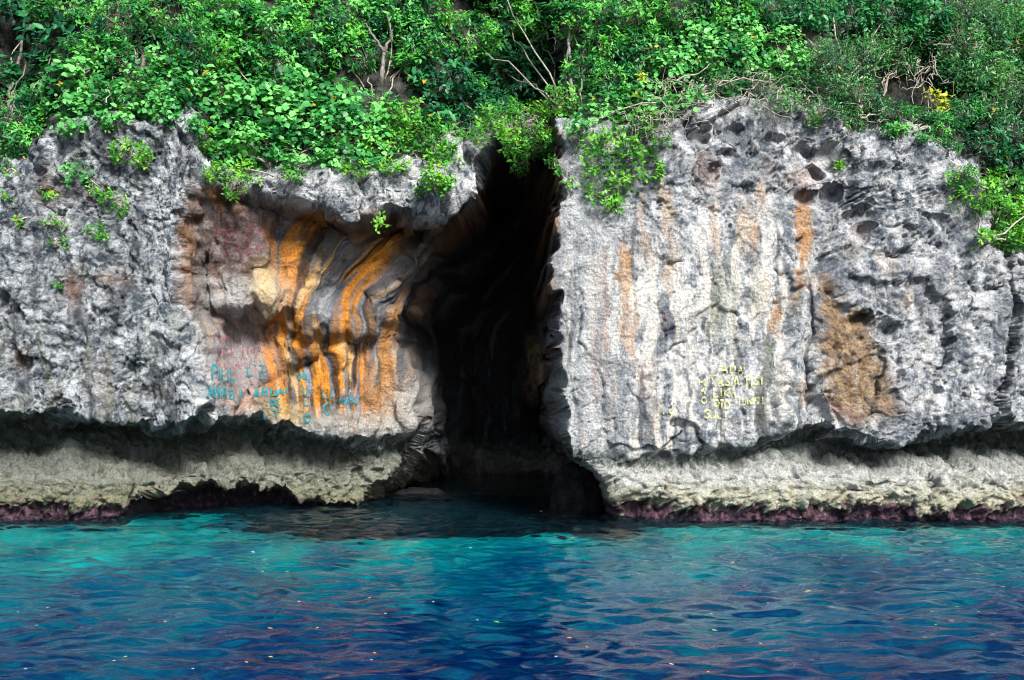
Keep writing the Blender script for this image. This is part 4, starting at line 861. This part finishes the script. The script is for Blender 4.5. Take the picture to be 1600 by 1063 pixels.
# ------------------------------------------------------------------ leaves floating on the sea
def float_mat(name, col):
    m, N, L, B = newmat(name); B.inputs['Base Color'].default_value = (*col, 1); B.inputs['Roughness'].default_value = .45
    tc = nd(N, 'ShaderNodeTexCoord'); n = nd(N, 'ShaderNodeTexNoise', Scale=60.0); L.new(tc.outputs['Object'], n.inputs['Vector'])
    h = nd(N, 'ShaderNodeHueSaturation'); h.inputs['Color'].default_value = (*col, 1); L.new(n.outputs[0], h.inputs['Value']); h.inputs['Value'].default_value = 1
    r = nd(N, 'ShaderNodeMapRange'); r.inputs[3].default_value = .6; r.inputs[4].default_value = 1.4; L.new(n.outputs[0], r.inputs[0]); L.new(r.outputs[0], h.inputs['Value'])
    L.new(h.outputs[0], B.inputs['Base Color']); return m
FM = {'yellow': float_mat('yellow_fallen_leaf', (.62, .52, .10)), 'green': float_mat('green_fallen_leaf', (.16, .42, .04)), 'orange': float_mat('orange_fallen_leaf', (.65, .27, .03)), 'pale': float_mat('pale_fallen_leaf', (.60, .60, .48))}
LAB = {'yellow': 'small yellow fallen leaf floating on the sea', 'green': 'small green fallen leaf floating on the sea', 'orange': 'small orange-brown fallen leaf floating on the sea', 'pale': 'tiny pale fleck of leaf floating on the sea'}
LABX = {(422, 982): 'orange-brown leaf floating in the lower left quarter of the sea', (502, 893): 'brownish leaf floating midway between cliff and bottom edge, left of centre', (890, 999): 'orange-brown leaf floating near the bottom, just right of centre',
        (203, 970): 'green leaf speck floating at the lower left, only green one there', (776, 973): 'bright green leaf floating in the dark blue middle of the sea', (925, 862): 'green leaf speck floating just outside the cave mouth on its right',
        (1456, 956): 'leftmost of the three green leaves in a row at the lower right', (1496, 949): 'middle one of the three green leaves in a row at the lower right', (1530, 957): 'rightmost of the three green leaves in a row at the lower right', (1462, 983): 'green leaf speck below the row of three green leaves at the right',
        (1117, 981): 'large yellow leaf floating below the pale reflections right of centre', (1263, 927): 'large elongated yellow leaf floating on the right half of the sea', (1049, 1048): 'yellow leaf floating close to the bottom edge right of centre', (423, 1024): 'yellow leaf floating directly below the orange-brown one at the lower left',
        (196, 1024): 'yellow leaf floating near the bottom left corner', (448, 892): 'yellow leaf beside the brownish one, left of centre', (895, 842): 'yellow leaf speck nearest to the cave mouth on its right', (735, 859): 'yellow leaf speck in front of the cave mouth', (577, 934): 'yellow leaf alone in the middle left of the sea', (262, 880): 'yellow leaf speck nearest to the left cliff foot'}
fl_spots = [(422, 982, 'orange', 8), (196, 1024, 'yellow', 6), (423, 1024, 'yellow', 7), (203, 970, 'green', 5), (57, 981, 'pale', 5), (28, 954, 'pale', 4), (74, 947, 'pale', 4), (258, 972, 'pale', 4), (448, 892, 'yellow', 6), (410, 894, 'yellow', 5),
            (395, 865, 'pale', 6), (502, 893, 'orange', 9), (467, 945, 'pale', 5), (496, 986, 'yellow', 5), (577, 934, 'yellow', 6), (602, 960, 'pale', 4), (585, 1022, 'yellow', 5), (580, 1036, 'pale', 4), (677, 945, 'pale', 4), (776, 973, 'green', 8), (746, 977, 'pale', 4),
            (735, 859, 'yellow', 5), (846, 803, 'pale', 4), (895, 842, 'yellow', 6), (925, 862, 'green', 5), (890, 999, 'orange', 8), (917, 1012, 'yellow', 4), (869, 1029, 'pale', 4), (1117, 981, 'yellow', 9), (1112, 961, 'pale', 5), (1263, 927, 'yellow', 9), (1200, 944, 'pale', 4),
            (1049, 1048, 'yellow', 7), (1107, 1055, 'yellow', 5), (1188, 1003, 'yellow', 4), (1145, 881, 'pale', 5), (1456, 956, 'green', 6), (1496, 949, 'green', 6), (1530, 957, 'green', 7), (1462, 983, 'green', 4), (1568, 922, 'pale', 4), (40, 1047, 'pale', 5), (178, 1042, 'pale', 4), (301, 1047, 'pale', 5), (262, 880, 'yellow', 4), (385, 1044, 'pale', 4)]
for px, py, c, s in fl_spots:
    D = FPX*CAMZ/(py - HOR); x = (px - 800)*D/FPX; y = CAMY + D
    rng = np.random.default_rng(int(px)); L = max(.028, s*D/FPX*1.15); a = rng.uniform(-.5, .5) + (math.pi if rng.random() < .5 else 0)
    z = float(wave(np.array([x]), np.array([y]))[0]) + .012
    V = T8*np.array([L, L*.75, L*.9]) - np.array([L*.5, 0, -L*.12]); ca, sa = math.cos(a), math.sin(a)
    V = np.stack([V[:, 0]*ca - V[:, 1]*sa, V[:, 0]*sa + V[:, 1]*ca, V[:, 2]], -1)
    o = obj('floating_leaf', mesh_np('floating_leaf', V, tris=F8), FM[c], None, (x, y, z))
    o['label'] = LABX.get((px, py), LAB[c]); o['category'] = 'leaf'; o['group'] = c + ' leaves adrift on the water'
